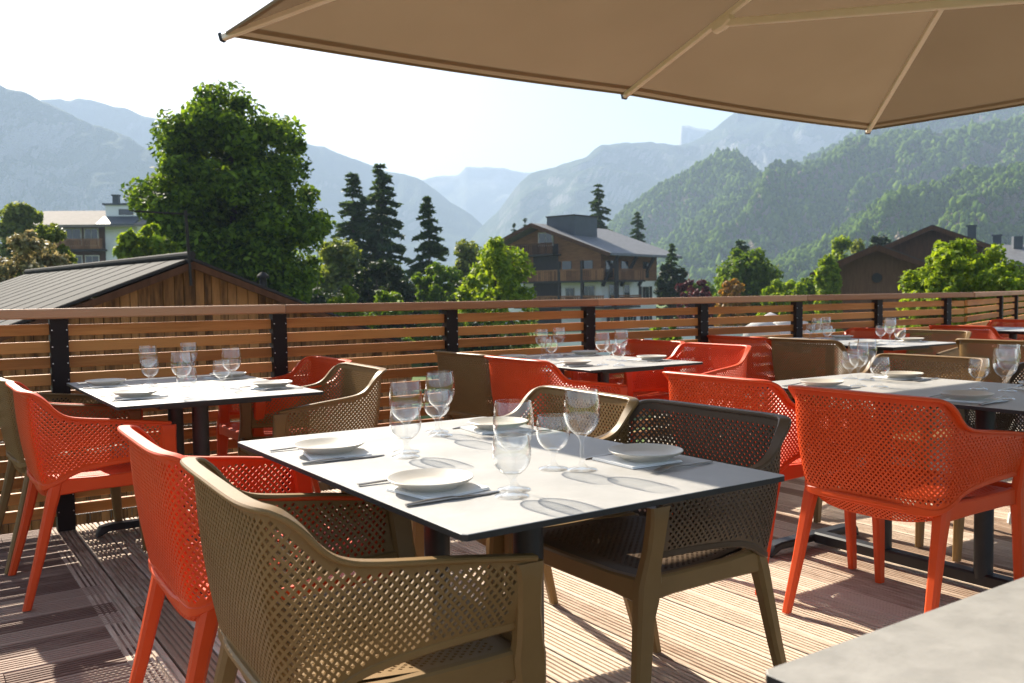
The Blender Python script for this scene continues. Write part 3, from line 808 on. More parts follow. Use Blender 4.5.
mountain('mountain', PINN, 5200*KD, 1500*KD, 700*KD, rock_far, .15, 1.5, 36, 9.1, 8, .03, .004, .8)
mountain('mountain', LEFT_B, 4200*KD, 1000*KD, 1200*KD, forest_far, .12, 3, 50, 4.4, 8, .06)
mountain('mountain', LEFT_A, 2900*KD, 760*KD, 1000*KD, forest_far, .15, 3, 60, 6.2, 8, .05)
mountain('mountain', MIDR, 3900*KD, 950*KD, 1400*KD, forest_far, .16, 3, 60, 1.2, 9, .06, .012, .85)
h2 = mountain('hill', R2, 2000*KD, 560*KD, 500*KD, forest_near, .26, 3, 50, 8.3, 9, .05)
ha = mountain('hill', RA_, 1700*KD, 400*KD, 400*KD, forest_near, .42, 2.5, 60, 7.9, 7, .06, .006, .95)
hb = mountain('hill', RB_, 1400*KD, 400*KD, 400*KD, forest_near, .46, 2.5, 60, 3.7, 7, .06, .006, .95)
hc = mountain('hill', RC, 900*KD, 300*KD, 250*KD, forest_near, .42, 2.5, 60, 5.5, 7, .06, .008, 1.0)

def ico():
    import bmesh
    bm = bmesh.new(); bmesh.ops.create_icosphere(bm, subdivisions=1, radius=1.)
    v = np.array([x.co[:] for x in bm.verts]); f = np.array([[x.index for x in q.verts] for q in bm.faces]); bm.free(); return v, f
IV, IF = ico()
def np_mesh(name, V, F, m):
    me = bpy.data.meshes.new(name); nv = len(V); nf = len(F); k = F.shape[1]
    me.vertices.add(nv); me.vertices.foreach_set('co', np.asarray(V, np.float32).ravel())
    me.loops.add(nf*k); me.loops.foreach_set('vertex_index', np.asarray(F, np.int32).ravel())
    me.polygons.add(nf); me.polygons.foreach_set('loop_start', np.arange(0, nf*k, k, dtype=np.int32))
    me.update(calc_edges=True); me.validate(); me.materials.append(m); return me
def forest(grid, rows, count, r0, r1, m, seed, name, tmin=.05):
    rg = np.random.default_rng(seed); nx = grid.shape[0]
    n = count; gi = rg.integers(0, nx-1, n); gj = (rg.random(n)**.8*(1-tmin)+tmin)*rows; gj0 = np.minimum(gj.astype(int), rows-1)
    a = rg.random(n)[:, None]; b = rg.random(n)[:, None]
    P = (grid[gi, gj0]*(1-a)+grid[gi+1, gj0]*a)*(1-b) + (grid[gi, gj0+1]*(1-a)+grid[gi+1, gj0+1]*a)*b
    rad = rg.uniform(r0, r1, n)*(.8+.4*rg.random(n)); hs = rg.choice([1.1, 1.3, 1.9], n, p=[.5, .3, .2])
    V = IV[None]*(1+.28*rg.standard_normal((n, len(IV), 1)))
    V = V*np.stack([rad, rad, rad*hs], 1)[:, None, :]
    V = V + P[:, None, :] + np.array([0, 0, 1.])*(rad*hs*.55)[:, None, None]
    F = IF[None] + (np.arange(n)*len(IV))[:, None, None]
    me = np_mesh(name, V.reshape(-1, 3), F.reshape(-1, 3), m)
    o = mesh_obj(name, me); tag(o, kind='stuff'); return o
fm = leafmat('hillside_tree_foliage', (.040, .088, .010), (.120, .185, .018), .3)
for nd_ in fm.node_tree.nodes:
    if nd_.type == 'BSDF_PRINCIPLED': nd_.inputs['Specular IOR Level'].default_value = .02; nd_.inputs['Roughness'].default_value = .9
forest(hc[1], hc[2], 24000, 1.4*KD, 2.8*KD, fm, 1, 'hillside_forest')
forest(hb[1], hb[2], 26000, 2.1*KD, 4.0*KD, fm, 2, 'hillside_forest')
forest(ha[1], ha[2], 13000, 2.4*KD, 4.5*KD, fm, 4, 'hillside_forest')
forest(h2[1], h2[2], 14000, 3*KD, 5.5*KD, fm, 3, 'hillside_forest', .35)

# ------------------------------------------------------------------ trees and shrubs made of small leaf faces
def leaf_cloud(rg, centers, radii, per, size, flat=.35, squash=.85):
    """leaves spread through a set of clumps -> V (n,4,3)"""
    n = len(centers)*per
    c = np.repeat(np.asarray(centers), per, 0); r = np.repeat(np.asarray(radii), per)
    d = rg.standard_normal((n, 3)); d /= np.linalg.norm(d, axis=1)[:, None]
    p = c + d*(r*rg.random(n)**.45)[:, None]*np.array([1, 1, squash])
    nrm = d*.5+rg.standard_normal((n, 3))*.6+np.array([0, 0, flat]); nrm /= np.linalg.norm(nrm, axis=1)[:, None]
    a = np.cross(nrm, rg.standard_normal((n, 3))); a /= np.linalg.norm(a, axis=1)[:, None]; b = np.cross(nrm, a)
    s = size*rg.uniform(.6, 1.35, n)[:, None]
    return np.stack([p-a*s*.9, p-b*s*.5+nrm*s*.12, p+a*s, p+b*s*.5+nrm*s*.12], 1)
def quads(V): n = len(V); return V.reshape(-1, 3), np.arange(n*4).reshape(n, 4)
BARK = pmat('grey_brown_bark', (.05, .038, .028), (.11, .085, .06), .9, 6, bump=.5, stretch=(3, 3, .6))
def broadleaf(name, label, cat, px, py_top, half_px, depth, m, seed, base_z=None, clumps=70, per=150, leaf=.16, shape='round', trunk=True, low=.15, group=None, lean=0., cr=.27):
    rg = np.random.default_rng(seed)
    base = at(px, 300, depth); base.z = GZ if base_z is None else base_z
    top = at(px, py_top, depth).z; H = top-base.z; W = half_px/FPX*depth
    if shape == 'round' and cat == 'shrub': W *= 1.16
    root = empty(name, base); tag(root, label, cat, group)
    C = []; Rr = []
    rough_ = .3 if cat == 'tree' else .2
    if shape == 'round' and cat in ('shrub',):
        shape = 'dome'; clumps = int(clumps*1.7*max(1., min(3.2, H/(2*W)))); per = int(per*.72); cr *= .74
    ch = H*(1-low)/2; cz = H*low+ch
    for k in range(clumps):
        while True:
            q = rg.uniform(-1, 1, 3)
            if shape == 'round': ok = q@q < 1
            elif shape == 'egg': ok = (q[0]**2+q[1]**2) < (1-abs(q[2])**2.2)*(1 if q[2] < 0 else (1-.45*q[2])**2)
            elif shape == 'maple': ok = (q[0]**2+q[1]**2) < (1-abs(q[2])**2.3)*((1+.28*(q[2]+.1))**2 if q[2] < -.1 else (1-.10*(q[2]+.1))**2)
            elif shape == 'dome': ok = q[0]**2+q[1]**2 < 1-max(0, (q[2]+.1)/1.1)**5.
            elif shape == 'cone': ok = math.hypot(q[0], q[1]) < (1-q[2])/2*1.05
            else: ok = (q[0]**2+q[1]**2) < 1 and True
            if ok and (q@q > .12 or rg.random() < .4): break
        rr = W*cr*rg.uniform(.45, 1.35)
        C.append((q[0]*(W-rr*.75)+lean*q[2]*W, q[1]*(W-rr*.75), cz+q[2]*(ch-rr*.7))); Rr.append(rr)
    V, F = quads(leaf_cloud(rg, C, Rr, per, leaf))
    # sprigs that break the outline
    mesh_obj('crown', np_mesh('crown', V, F, m), None, root)
    if trunk:
        mb = MB(); tr = max(.05, W*.07)
        mb.tube([(0, 0, -.1), (.02*W, 0, H*.2), (0, .02*W, H*.5), (lean*W*.3, 0, H*.8)], [tr*1.25, tr, tr*.7, tr*.2], 9)
        for k in range(12):
            c = Vector(C[rg.integers(0, len(C))]); z0 = H*rg.uniform(.2, .55)
            mb.tube([(0, 0, z0), c*.5+Vector((0, 0, z0*.5+c.z*.06)), c], [tr*.45, tr*.28, tr*.08], 6)
        mb.build('trunk', BARK, root, 60)
    return root
def conifer(name, label, px, py_top, half_px, depth, m, seed, droop=.35, whorls=26, gap=0., group=None, taper=.9, bare=.05):
    rg = np.random.default_rng(seed); base = at(px, 300, depth); base.z = GZ
    top = at(px, py_top, depth).z; H = top-base.z; W = half_px/FPX*depth
    root = empty(name, base); tag(root, label, 'conifer', group)
    Vs = []
    for k in range(whorls):
        t = (k+.5)/whorls; z0 = H*(bare+(1-bare)*t); L0 = W*(1-t)**taper+.07*W
        nb = int(rg.integers(6, 10))
        for b in range(nb):
            if rg.random() < gap: continue
            z = min(H*.985, z0+rg.normal()*H*1.2/whorls*(1.1-t))
            az = rg.uniform(0, 2*math.pi); L = L0*rg.uniform(.5, 1.25); n = max(8, int(L/.085))
            dirv = np.array([math.cos(az), math.sin(az), 0]); sid = np.array([-dirv[1], dirv[0], 0])
            tt = rg.random(n*4)**.8
            P = dirv*(tt*L)[:, None] + np.array([0, 0, 1.])*(z + (.10*tt - droop*tt**1.6)*L)[:, None]
            P += sid*(rg.standard_normal(n*4)*.12*L*(1-.4*tt))[:, None] - np.array([0, 0, 1.])*(rg.random(n*4)*.10*L)[:, None]
            s = (.09+.16*rg.random(n*4))*min(1.4, .6+W/3)
            a = dirv + rg.standard_normal((n*4, 3))*.5; a /= np.linalg.norm(a, axis=1)[:, None]
            bb = np.cross(a, rg.standard_normal((n*4, 3))); bb /= np.linalg.norm(bb, axis=1)[:, None]
            Vs.append(np.stack([P-a*s[:, None], P-bb*(s*.35)[:, None], P+a*s[:, None], P+bb*(s*.35)[:, None]], 1))
    V, F = quads(np.concatenate(Vs)); mesh_obj('crown', np_mesh('crown', V, F, m), None, root)
    mb = MB(); tr = H*.014; mb.tube([(0, 0, -.1), (0, 0, H*.5), (0, 0, H*.99)], [tr*1.2, tr*.7, tr*.1], 8); mb.build('trunk', BARK, root, 60)
    return root
L_ = {}
L_['maple'] = leafmat('deep_green_broad_leaf', (.018, .050, .006), (.19, .28, .026), .5)
L_['fir'] = leafmat('dark_fir_needle', (.020, .046, .018), (.070, .112, .040), .32)
L_['spruce'] = leafmat('blue_green_needle', (.024, .050, .022), (.080, .122, .050), .34)
L_['lime'] = leafmat('yellow_green_leaf', (.080, .145, .012), (.275, .345, .036), .5)
L_['green'] = leafmat('mid_green_leaf', (.045, .095, .012), (.16, .23, .03), .48)
L_['olive'] = leafmat('olive_green_leaf', (.07, .105, .022), (.26, .29, .075), .45)
L_['dark'] = leafmat('dark_hedge_leaf', (.012, .024, .009), (.035, .055, .016), .25)
L_['purple'] = leafmat('purple_leaf', (.035, .012, .014), (.14, .045, .05), .3, (1.4, .7, .7))
L_['blossom'] = leafmat('pinkish_cream_leaf', (.10, .10, .035), (.42, .38, .20), .4, (1.2, 1., .8))
L_['amber'] = leafmat('amber_leaf', (.16, .09, .02), (.34, .20, .04), .4, (1.4, 1.1, .5))
G1 = 'trees and shrubs beyond the fence'
broadleaf('maple_tree', 'very tall dense green broadleaf tree behind the wooden shed', 'tree', 236, 74, 101, 36, L_['maple'], 1, clumps=250, per=350, leaf=.13, shape='maple', low=.10, group=G1, cr=.18, lean=-.06)
broadleaf('flowering_shrub', 'pinkish cream shrub at the left photo edge beside the shed roof', 'shrub', 22, 225, 42, 26, L_['blossom'], 2, clumps=45, per=160, leaf=.10, low=.02, group=G1)
broadleaf('pale_shrub', 'pale olive rounded shrub between the pink shrub and the white house', 'shrub', 48, 221, 26, 32, L_['olive'], 3, clumps=50, per=150, leaf=.12, low=.02, group=G1)
broadleaf('round_tree', 'olive green round tree rising above the leftmost shrubs', 'tree', 24, 197, 27, 62, L_['olive'], 4, clumps=90, per=150, leaf=.24, low=.1, group=G1, cr=.3)
broadleaf('yellow_bush', 'yellow green bush in front of the white house, left of the tall tree', 'shrub', 146, 220, 30, 31, L_['lime'], 5, clumps=50, per=140, leaf=.14, low=.05, group=G1)
broadleaf('pale_tree', 'pale green tree between the tall tree and the tallest conifers', 'tree', 340, 231, 31, 55, L_['olive'], 6, clumps=90, per=150, leaf=.2, low=.05, group=G1, cr=.34)
conifer('conifer_tree', 'loose conifer left of the tallest conifer', 355, 172, 32, 66, L_['spruce'], 7, .30, 34, .18, G1, .6)
conifer('conifer_tree', 'tallest thin conifer with open branches in the middle left', 383, 163, 38, 66, L_['spruce'], 8, .32, 36, .18, G1, .62)
conifer('conifer_tree', 'dense pointed conifer right of the two loose conifers', 430, 196, 31, 62, L_['fir'], 9, .35, 26, .05, G1, .75)
broadleaf('dark_bush', 'dark round bush under the tallest conifers', 'shrub', 377, 254, 27, 48, L_['dark'], 10, clumps=45, per=150, leaf=.14, low=.02, group=G1)
broadleaf('yellow_bush', 'low yellow green bush peeking over the fence right of the tall tree', 'shrub', 345, 284, 16, 34, L_['lime'], 11, clumps=26, per=120, leaf=.10, low=.02, group=G1)
broadleaf('green_bush', 'low green bush right of the low yellow bush', 'shrub', 385, 286, 26, 36, L_['green'], 12, clumps=30, per=130, leaf=.10, low=.02, group=G1)
broadleaf('green_bush', 'light green bush between the pointed conifer and the yellow tree', 'shrub', 440, 258, 26, 46, L_['green'], 13, clumps=45, per=140, leaf=.14, low=.05, group=G1)
broadleaf('small_tree', 'small olive tree standing behind the yellow tree', 'tree', 468, 236, 20, 66, L_['olive'], 14, clumps=60, per=130, leaf=.2, low=.1, group=G1, cr=.4)
broadleaf('yellow_tree', 'bright yellow green tree left of the brown chalet', 'tree', 498, 231, 45, 34, L_['lime'], 15, clumps=110, per=170, leaf=.11, shape='dome', low=.03, group=G1)
conifer('conifer_tree', 'dark conifer rising behind the chalet roof', 599, 183, 24, 118, L_['fir'], 16, .35, 30, .1, G1, .6)
conifer('conifer_tree', 'smaller conifer to the right behind the chalet roof', 638, 211, 19, 125, L_['fir'], 17, .35, 28, .05, G1, .7)
for k, (px, py) in enumerate([(515, 222), (526, 217), (538, 223)]):
    conifer('conifer_tree', ['leftmost', 'middle and tallest', 'rightmost'][k]+' of three small firs behind the yellow tree', px, py, 9, 135, L_['fir'], 18+k, .35, 18, .05, G1, .7)
conifer('conifer_tree', 'slim dark conifer at the right end of the chalet', 672, 243, 12, 84, L_['fir'], 22, .35, 20, .02, G1, .5)
broadleaf('dark_bush', 'dark hedge bush at the right corner of the chalet', 'shrub', 672, 262, 15, 74, L_['dark'], 23, clumps=30, per=120, leaf=.2, low=.0, group=G1)
broadleaf('purple_shrub', 'purple red shrub right of the chalet', 'shrub', 697, 272, 20, 60, L_['purple'], 24, clumps=36, per=130, leaf=.15, low=.02, group=G1)
broadleaf('amber_shrub', 'amber orange shrub right of the purple one', 'shrub', 731, 279, 16, 52, L_['amber'], 25, clumps=30, per=120, leaf=.13, low=.02, group=G1)
conifer('conifer_tree', 'dark broad conifer behind the green tree in the middle right', 741, 240, 26, 95, L_['fir'], 26, .3, 20, .1, G1, .5)
broadleaf('green_tree', 'mid green round tree in front of the broad conifer', 'tree', 746, 246, 38, 62, L_['green'], 27, clumps=90, per=150, leaf=.18, low=.03, group=G1, cr=.3)
broadleaf('yellow_bush', 'yellow green bush left of the brown barn', 'shrub', 784, 273, 24, 44, L_['lime'], 28, clumps=36, per=130, leaf=.11, low=.02, group=G1)
broadleaf('green_bush', 'dark green bush directly beside the brown barn', 'shrub', 808, 274, 17, 52, L_['green'], 29, clumps=36, per=130, leaf=.13, low=.02, group=G1)
broadleaf('slim_tree', 'slim yellow green tree rising left behind the brown barn', 'tree', 842, 232, 14, 80, L_['lime'], 30, clumps=80, per=110, leaf=.2, low=.1, group=G1, cr=.55)
broadleaf('slim_tree', 'slim pale tree just right of the taller slim tree behind the barn', 'tree', 859, 236, 10, 82, L_['olive'], 31, clumps=80, per=100, leaf=.2, low=.1, group=G1, cr=.6)
broadleaf('yellow_bush', 'upright yellow green bush touching the left end of the brown barn', 'shrub', 828, 254, 12, 49, L_['lime'], 44, clumps=50, per=130, leaf=.12, low=.0, group=G1, cr=.4)
broadleaf('dark_tree', 'dark green tree behind the ridge of the brown barn', 'tree', 881, 229, 14, 90, L_['dark'], 32, clumps=70, per=110, leaf=.25, low=.1, group=G1, cr=.5)
broadleaf('bright_bush', 'large bright green bush over the fence corner at the right', 'shrub', 970, 236, 60, 21, L_['lime'], 33, clumps=230, per=170, leaf=.075, low=.0, group=G1, cr=.18)
broadleaf('green_bush', 'green bush behind the fence under the chalet wall', 'shrub', 655, 318, 26, 30, L_['green'], 34, clumps=30, per=130, leaf=.09, low=.0, group=G1)
broadleaf('green_bush', 'green bush seen through the slats right of the shed', 'shrub', 350, 318, 30, 20, L_['green'], 35, clumps=34, per=130, leaf=.07, low=.0, group=G1)
broadleaf('yellow_bush', 'yellow green bush seen through the slats left of the fence corner', 'shrub', 905, 312, 34, 19, L_['lime'], 36, clumps=34, per=130, leaf=.07, low=.0, group=G1)
broadleaf('dark_bush', 'dark bush seen through the slats below the yellow tree', 'shrub', 470, 312, 42, 26, L_['dark'], 37, clumps=40, per=130, leaf=.09, low=.0, group=G1)

def hedge(name, label, px0, px1, py, depth, m, seed, leaf, n=70, per=170, hz=1.6):
    rg = np.random.default_rng(seed); a = at(px0, 300, depth); b = at(px1, 300, depth); top = at((px0+px1)/2, py, depth).z
    root = empty(name, (a.x, a.y, GZ), math.atan2(b.y-a.y, b.x-a.x)); tag(root, label, 'hedge', G1); L = (b-a).length; H = top-GZ
    C = []; Rr = []
    for k in range(n):
        x = rg.uniform(0, L); hh = H*(.86+.16*mnoise.noise(Vector((x*.5, seed, 0)))); r = rg.uniform(.35, .75)
        C.append((x, rg.uniform(-hz/2, hz/2), rg.uniform(.1, 1)**.6*hh-r*.5)); Rr.append(r)
    V, F = quads(leaf_cloud(rg, C, Rr, per, leaf)); mesh_obj('foliage', np_mesh('foliage', V, F, m), None, root)
    mb = MB()
    for k in range(int(L/1.2)): mb.tube([(.5+k*1.2, 0, -.1), (.5+k*1.2+rg.normal()*.1, 0, H*.7)], [.05, .02], 6)
    mb.build('stems', BARK, root)
hedge('hedge', 'dark uneven hedge running behind the bushes between the tall tree and the chalet', 312, 470, 274, 52, L_['dark'], 41, .16, 150)
hedge('hedge', 'mid green hedge at the foot of the hill right of the chalet', 684, 838, 274, 72, L_['green'], 42, .2, 170)
hedge('hedge', 'low dark hedge behind the shed and the tall tree trunk', 150, 322, 280, 46, L_['dark'], 43, .16, 150)

# ------------------------------------------------------------------ buildings
M['barnwood'] = pmat('stained_old_plank', (.060, .027, .010), (.29, .14, .050), .8, 5.0, bump=.3, bscale=20, island=True, iw=.38, spec=.15, stretch=(3, 3, .45))
M['chaletwood'] = pmat('dark_chalet_cladding', (.15, .063, .027), (.28, .13, .056), .75, 3, island=True, spec=.2, stretch=(.5, .5, 4))
M['darkwood'] = pmat('dark_brown_boards', (.050, .021, .010), (.10, .044, .022), .8, 3, island=True, spec=.15, stretch=(4, 4, .5))
M['blackwood'] = pmat('almost_black_timber', (.016, .012, .011), (.03, .022, .02), .8, 3)
M['sheet'] = pmat('weathered_grey_sheet', (.024, .022, .021), (.048, .045, .042), .85, 1.3, spec=.12, stretch=(1, .3, 1), metal=.0)
M['slate'] = pmat('grey_slate_roof', (.10, .10, .105), (.17, .17, .175), .65, 2.5, bump=.3, bscale=14)
M['tile'] = pmat('pale_buff_roof', (.17, .145, .125), (.22, .19, .165), .85, 2, spec=.15)
M['render'] = pmat('white_render', (.78, .77, .74), (.84, .83, .80), .9, 1.5)
M['window'] = pmat('dark_window_pane', (.02, .024, .03), rough=.08, spec=.8)
M['frame'] = pmat('cream_window_frame', (.6, .57, .5), rough=.6)
M['anthra'] = pmat('anthracite_cladding', (.05, .06, .07), (.065, .075, .09), .6, 2)
M['darkroof'] = pmat('dark_brown_roof', (.028, .024, .022), (.06, .052, .047), .8, 3, bump=.3, bscale=12)

class House:
    """local frame: x along the eave wall, y back along the gable, z up"""
    def __init__(s, name, loc, rz, label, cat, group=None):
        s.o = empty(name, loc, rz); tag(s.o, label, cat, group)
    def part(s, name, fn, m, parent=None, smooth=None):
        mb = MB(); fn(mb); return mb.build(name, m, parent or s.o, smooth)
def gabled(h, W, Dp, ze, zr, over_e, over_g, mroof, mwall, t=.18, z0=0., x_left=None, wallm=None):
    """ridge along x; W along x, Dp along y"""
    sl = (zr-ze)/(Dp/2)
    def walls(mb):
        P = [(0, 0, z0), (0, Dp, z0), (0, Dp, ze), (0, Dp/2, zr), (0, 0, ze)]
        mb.prism(P, (W, 0, 0))
    wall = h.part('wall', walls, mwall)
    def roof(mb):
        for s in (0, 1):
            y0, y1 = (-over_e, Dp/2) if s == 0 else (Dp+over_e, Dp/2)
            za = ze-sl*over_e+.05; zb = zr+.05
            P = [(-over_g, y0, za), (-over_g, y1, zb), (-over_g, y1, zb+t), (-over_g, y0, za+t)]
            mb.prism(P, (W+2*over_g, 0, 0))
    rf = h.part('roof', roof, mroof)
    return wall, rf
def win(h, x, z, w, hh, y=-.02, face='front', shutters=None, wall=None, W=0):
    def fr(mb):
        if face == 'front': mb.box((x, y, z), (w/2+.08, .04, hh/2+.08))
        else: mb.box((y, x, z), (.04, w/2+.08, hh/2+.08))
    f = h.part('window', fr, M['frame'])
    def pn(mb):
        for k in (-1, 1):
            if face == 'front': mb.box((x+k*w/4, y-.03, z), (w/4-.03, .03, hh/2-.02))
            else: mb.box((y-.03, x+k*w/4, z), (.03, w/4-.03, hh/2-.02))
    h.part('pane', pn, M['window'], f)
    if shutters:
        for k in (-1, 1):
            def sh(mb, k=k):
                if face == 'front': mb.box((x+k*(w/2+.34), y-.02, z), (.24, .035, hh/2+.04))
            h.part('shutter', sh, shutters, f)
def balcony(h, x0, x1, z, y, depth, m, hgt=1.):
    def fl(mb): mb.box(((x0+x1)/2, y-depth/2, z-.09), ((x1-x0)/2, depth/2, .08))
    b = h.part('balcony', fl, M['blackwood'])
    def rl(mb):
        mb.box(((x0+x1)/2, y-depth, z+hgt), ((x1-x0)/2, .06, .06)); n = int((x1-x0)/.2)
        for k in range(n): mb.box((x0+(k+.5)*(x1-x0)/n, y-depth, z+hgt/2-.03), (.082, .025, hgt/2-.06))
    h.part('balustrade', rl, m, b)

# wooden shed right behind the fence
pk = at(192, 255, 10.4); pr_ = at(37, 272.5, 15.3)
ridge_dir = Vector((pr_.x-pk.x, pr_.y-pk.y, 0)).normalized()
def shed():
    Lr = 7.2; hw = 3.4; slope = .375; root = empty('wooden_shed', (pk.x, pk.y, GZ), math.atan2(ridge_dir.y, ridge_dir.x)); zr = pk.z-GZ-.06
    tag(root, 'old plank shed with a grey metal gable roof just beyond the fence', 'shed')
    # local x runs along the ridge away from the gable that faces the terrace; gable in the plane x=.35
    rg = random.Random(5)
    def gable(x, name):
        mb = MB(); y = -hw+.3
        while y < hw-.3:
            wd = rg.uniform(.085, .15); y1 = min(y+wd, hw-.3)
            za = zr-abs(y)*slope-.06; zb = zr-abs(y1)*slope-.06; d = rg.uniform(0, .012)
            P = [(x-d, y, 0), (x-d, y1-.008, 0), (x-d, y1-.008, zb), (x-d, y, za)]
            if y < 0 < y1: P = [(x-d, y, 0), (x-d, y1-.008, 0), (x-d, y1-.008, zb), (x-d, 0, zr-.06), (x-d, y, za)]
            mb.prism(P, (.025, 0, 0)); y = y1
        return mb.build(name, M['barnwood'], root)
    gable(.14, 'gable_wall'); gable(Lr-.3, 'gable_wall')
    for s in (-1, 1):
        mb = MB(); x = .33
        while x < Lr-.35:
            w_ = rg.uniform(.14, .2); mb.box((x+w_/2, s*(hw-.3), (zr-(hw-.3)*slope)/2-.05), (w_/2-.004, .015, (zr-(hw-.3)*slope)/2-.04)); x += w_
        mb.build('side_wall', M['barnwood'], root)
        # roof sheet with standing seams
        mb = MB(); n = 13
        a = Vector((0, 0, zr)); dn = Vector((0, s*hw, -hw*slope))
        up = Vector((0, s*slope, 1)).normalized()
        mb.add([a, a+Vector((Lr, 0, 0)), a+Vector((Lr, 0, 0))+dn, a+dn, a+up*.03, a+up*.03+Vector((Lr, 0, 0)), a+up*.03+Vector((Lr, 0, 0))+dn, a+up*.03+dn],
               [(0, 1, 2, 3), (4, 5, 6, 7), (0, 1, 5, 4), (1, 2, 6, 5), (2, 3, 7, 6), (3, 0, 4, 7)])
        for k in range(n+1):
            p = a+up*.045+Vector((.02+k*(Lr-.04)/n, 0, 0)); mb.bar(p-up*.012, p+dn-up*.012, .008, .005, up)
        rf = mb.build('roof', M['sheet'], root)
        for k in range(10):
            p = a+dn*.62+up*.06+Vector((.3+k*.72, 0, 0)); m2 = MB(); m2.rr([(p-up*.02, (.06, 0, 0), (0, .05, 0)), (p+up*.04, (.035, 0, 0), (0, .02, 0))], ch=.3); m2.build('snow_stop', M['sheet'], rf)
        mb = MB(); p = a-up*.015+Vector((-.03, 0, 0)); q = p+dn; mb.bar(p-up*.038, q-up*.038, .03, .075, up); mb.build('verge_board', M['darkwood'], root)
    mb = MB(); mb.tube([(0, 0, zr+.06), (Lr, 0, zr+.06)], .045, 10); mb.build('ridge_cap', M['sheet'], root)
    return zr
zr = shed()
a0 = Vector((pk.x, pk.y, pk.z-.35))
t = empty('antenna', a0); tag(t, 'thin grey antenna mast with a sideways arm on the shed gable', 'antenna')
atop = at(187.5, 211, 10.4)-a0
mb = MB(); mb.tube([(0, -.06, 0), (atop.x, -.06, atop.z)], .018, 8); mb.build('mast', M['sheet'], t)
mb = MB(); arm = at(147, 214, 10.7)-a0; mb.tube([(atop.x, -.06, atop.z-.04), (arm.x, -.06, arm.z)], .012, 6)
for k in range(5):
    p = Vector((atop.x, -.06, atop.z-.04)).lerp(Vector((arm.x, -.06, arm.z)), .1+k*.2); mb.tube([p-Vector((.05, .16, 0)), p+Vector((.05, .16, 0))], .005, 5)
mb.build('arm', M['sheet'], t)
# chimney pot behind the shed
p = at(263, 278, 15.5); hh = House('chimney', (p.x, p.y, GZ), .3, 'small pale metal flue right behind the shed roof', 'chimney')
hh.part('flue', lambda mb: mb.tube([(0, 0, 0), (0, 0, p.z-GZ)], .06, 12), M['sheet'], None, 40)
hh.part('cowl', lambda mb: mb.tube([(0, 0, p.z-GZ), (0, 0, p.z-GZ+.04), (0, 0, p.z-GZ+.10)], [.10, .10, .03], 12), M['sheet'], None, 40)

# brown chalet in the middle: local x runs along the eave wall, local y along the gable wall
c0 = at(601, 300, 86); al = R(50)
h = House('chalet', (c0.x, c0.y, GZ), al, 'large brown and white chalet with grey roof and balconies in the middle', 'chalet')
Wc, Dc = 10.0, 14.0; ze_, zr_ = at(603, 257, 86).z-GZ+.75, at(527, 226, 89).z-GZ
sl = (zr_-ze_)/(Dc/2)
h.part('masonry_wall', lambda mb: mb.box((Wc/2, Dc/2, 2.45), (Wc/2, Dc/2, 2.45)), M['render'])
def ww(mb):
    P = [(0, -.06, 4.9), (0, Dc+.06, 4.9), (0, Dc+.06, ze_), (0, Dc/2, zr_-.1), (0, -.06, ze_)]
    mb.prism([(x-.06, y, z) for x, y, z in P], (Wc+.12, 0, 0))
h.part('timber_wall', ww, M['chaletwood'])
OV = 2.2
def rf(mb):
    t = .26
    for s in (0, 1):
        y0, y1 = (-OV, Dc/2) if s == 0 else (Dc+1.6, Dc/2); ov = OV if s == 0 else 1.6
        za = ze_-sl*ov+.05; zb = zr_+.05
        mb.prism([(-1.7, y0, za), (-1.7, y1, zb), (-1.7, y1, zb+t), (-1.7, y0, za+t)], (Wc+3.2, 0, 0))
roof = h.part('roof', rf, M['slate'])
h.part('verge_board', lambda mb: [mb.bar((-1.74, -OV, ze_-sl*OV+.11), (-1.74, Dc/2, zr_+.11), .06, .36), mb.bar((-1.74, Dc+1.6, ze_-sl*1.6+.11), (-1.74, Dc/2, zr_+.11), .06, .36)], M['darkwood'], roof)
h.part('gutter', lambda mb: mb.tube([(-1.6, -OV-.07, ze_-sl*OV+.12), (Wc+1.4, -OV-.07, ze_-sl*OV+.12)], .08, 8), M['slate'], roof)
h.part('dormer_box', lambda mb: mb.box((2.2, 4.9, ze_+sl*4.9+.45), (1.9, 1.7, 1.2)), M['anthra'], roof)
h.part('dormer_cap', lambda mb: mb.box((2.2, 4.9, ze_+sl*4.9+1.71), (2.0, 1.8, .05)), M['blackwood'], roof)
for x in (.2, 3.4, 6.6, 9.8): h.part('roof_brace', lambda mb: [mb.bar((x, -.05, 4.4), (x, -1.85, ze_-sl*1.85-.04), .24, .26)], M['blackwood'])
for x in (0.0, 9.9): h.part('support_post', lambda mb: mb.box((x, -1.75, ze_/2-.55), (.16, .16, ze_/2-.5)), M['blackwood'])
for y in (1.2, 3.9): h.part('support_post', lambda mb: mb.box((-1.35, y, 3.4), (.13, .13, 3.4)), M['blackwood'])
# eave side
balcony(h, -.1, 5.6, 4.95, -.06, 1.4, M['chaletwood']); balcony(h, -.1, 5.0, 2.45, -.06, 1.2, M['chaletwood'])
for x, w_ in ((1.9, 1.2), (4.4, 1.0)): win(h, x, 3.75, w_, 1.5, -.02)
win(h, 7.9, 3.7, 1.3, 1.2, -.02, shutters=M['blackwood'])
for x, w_ in ((1.5, 1.6), (4.0, 1.2), (7.9, 1.0)):
    h.part('window', lambda mb: mb.box((x, -.09, 6.0), (w_/2, .04, .8)), M['window'])
for x in (2.0, 5.0, 8.0): win(h, x, 1.2, 1.0, 1.2, -.02, shutters=M['blackwood'])
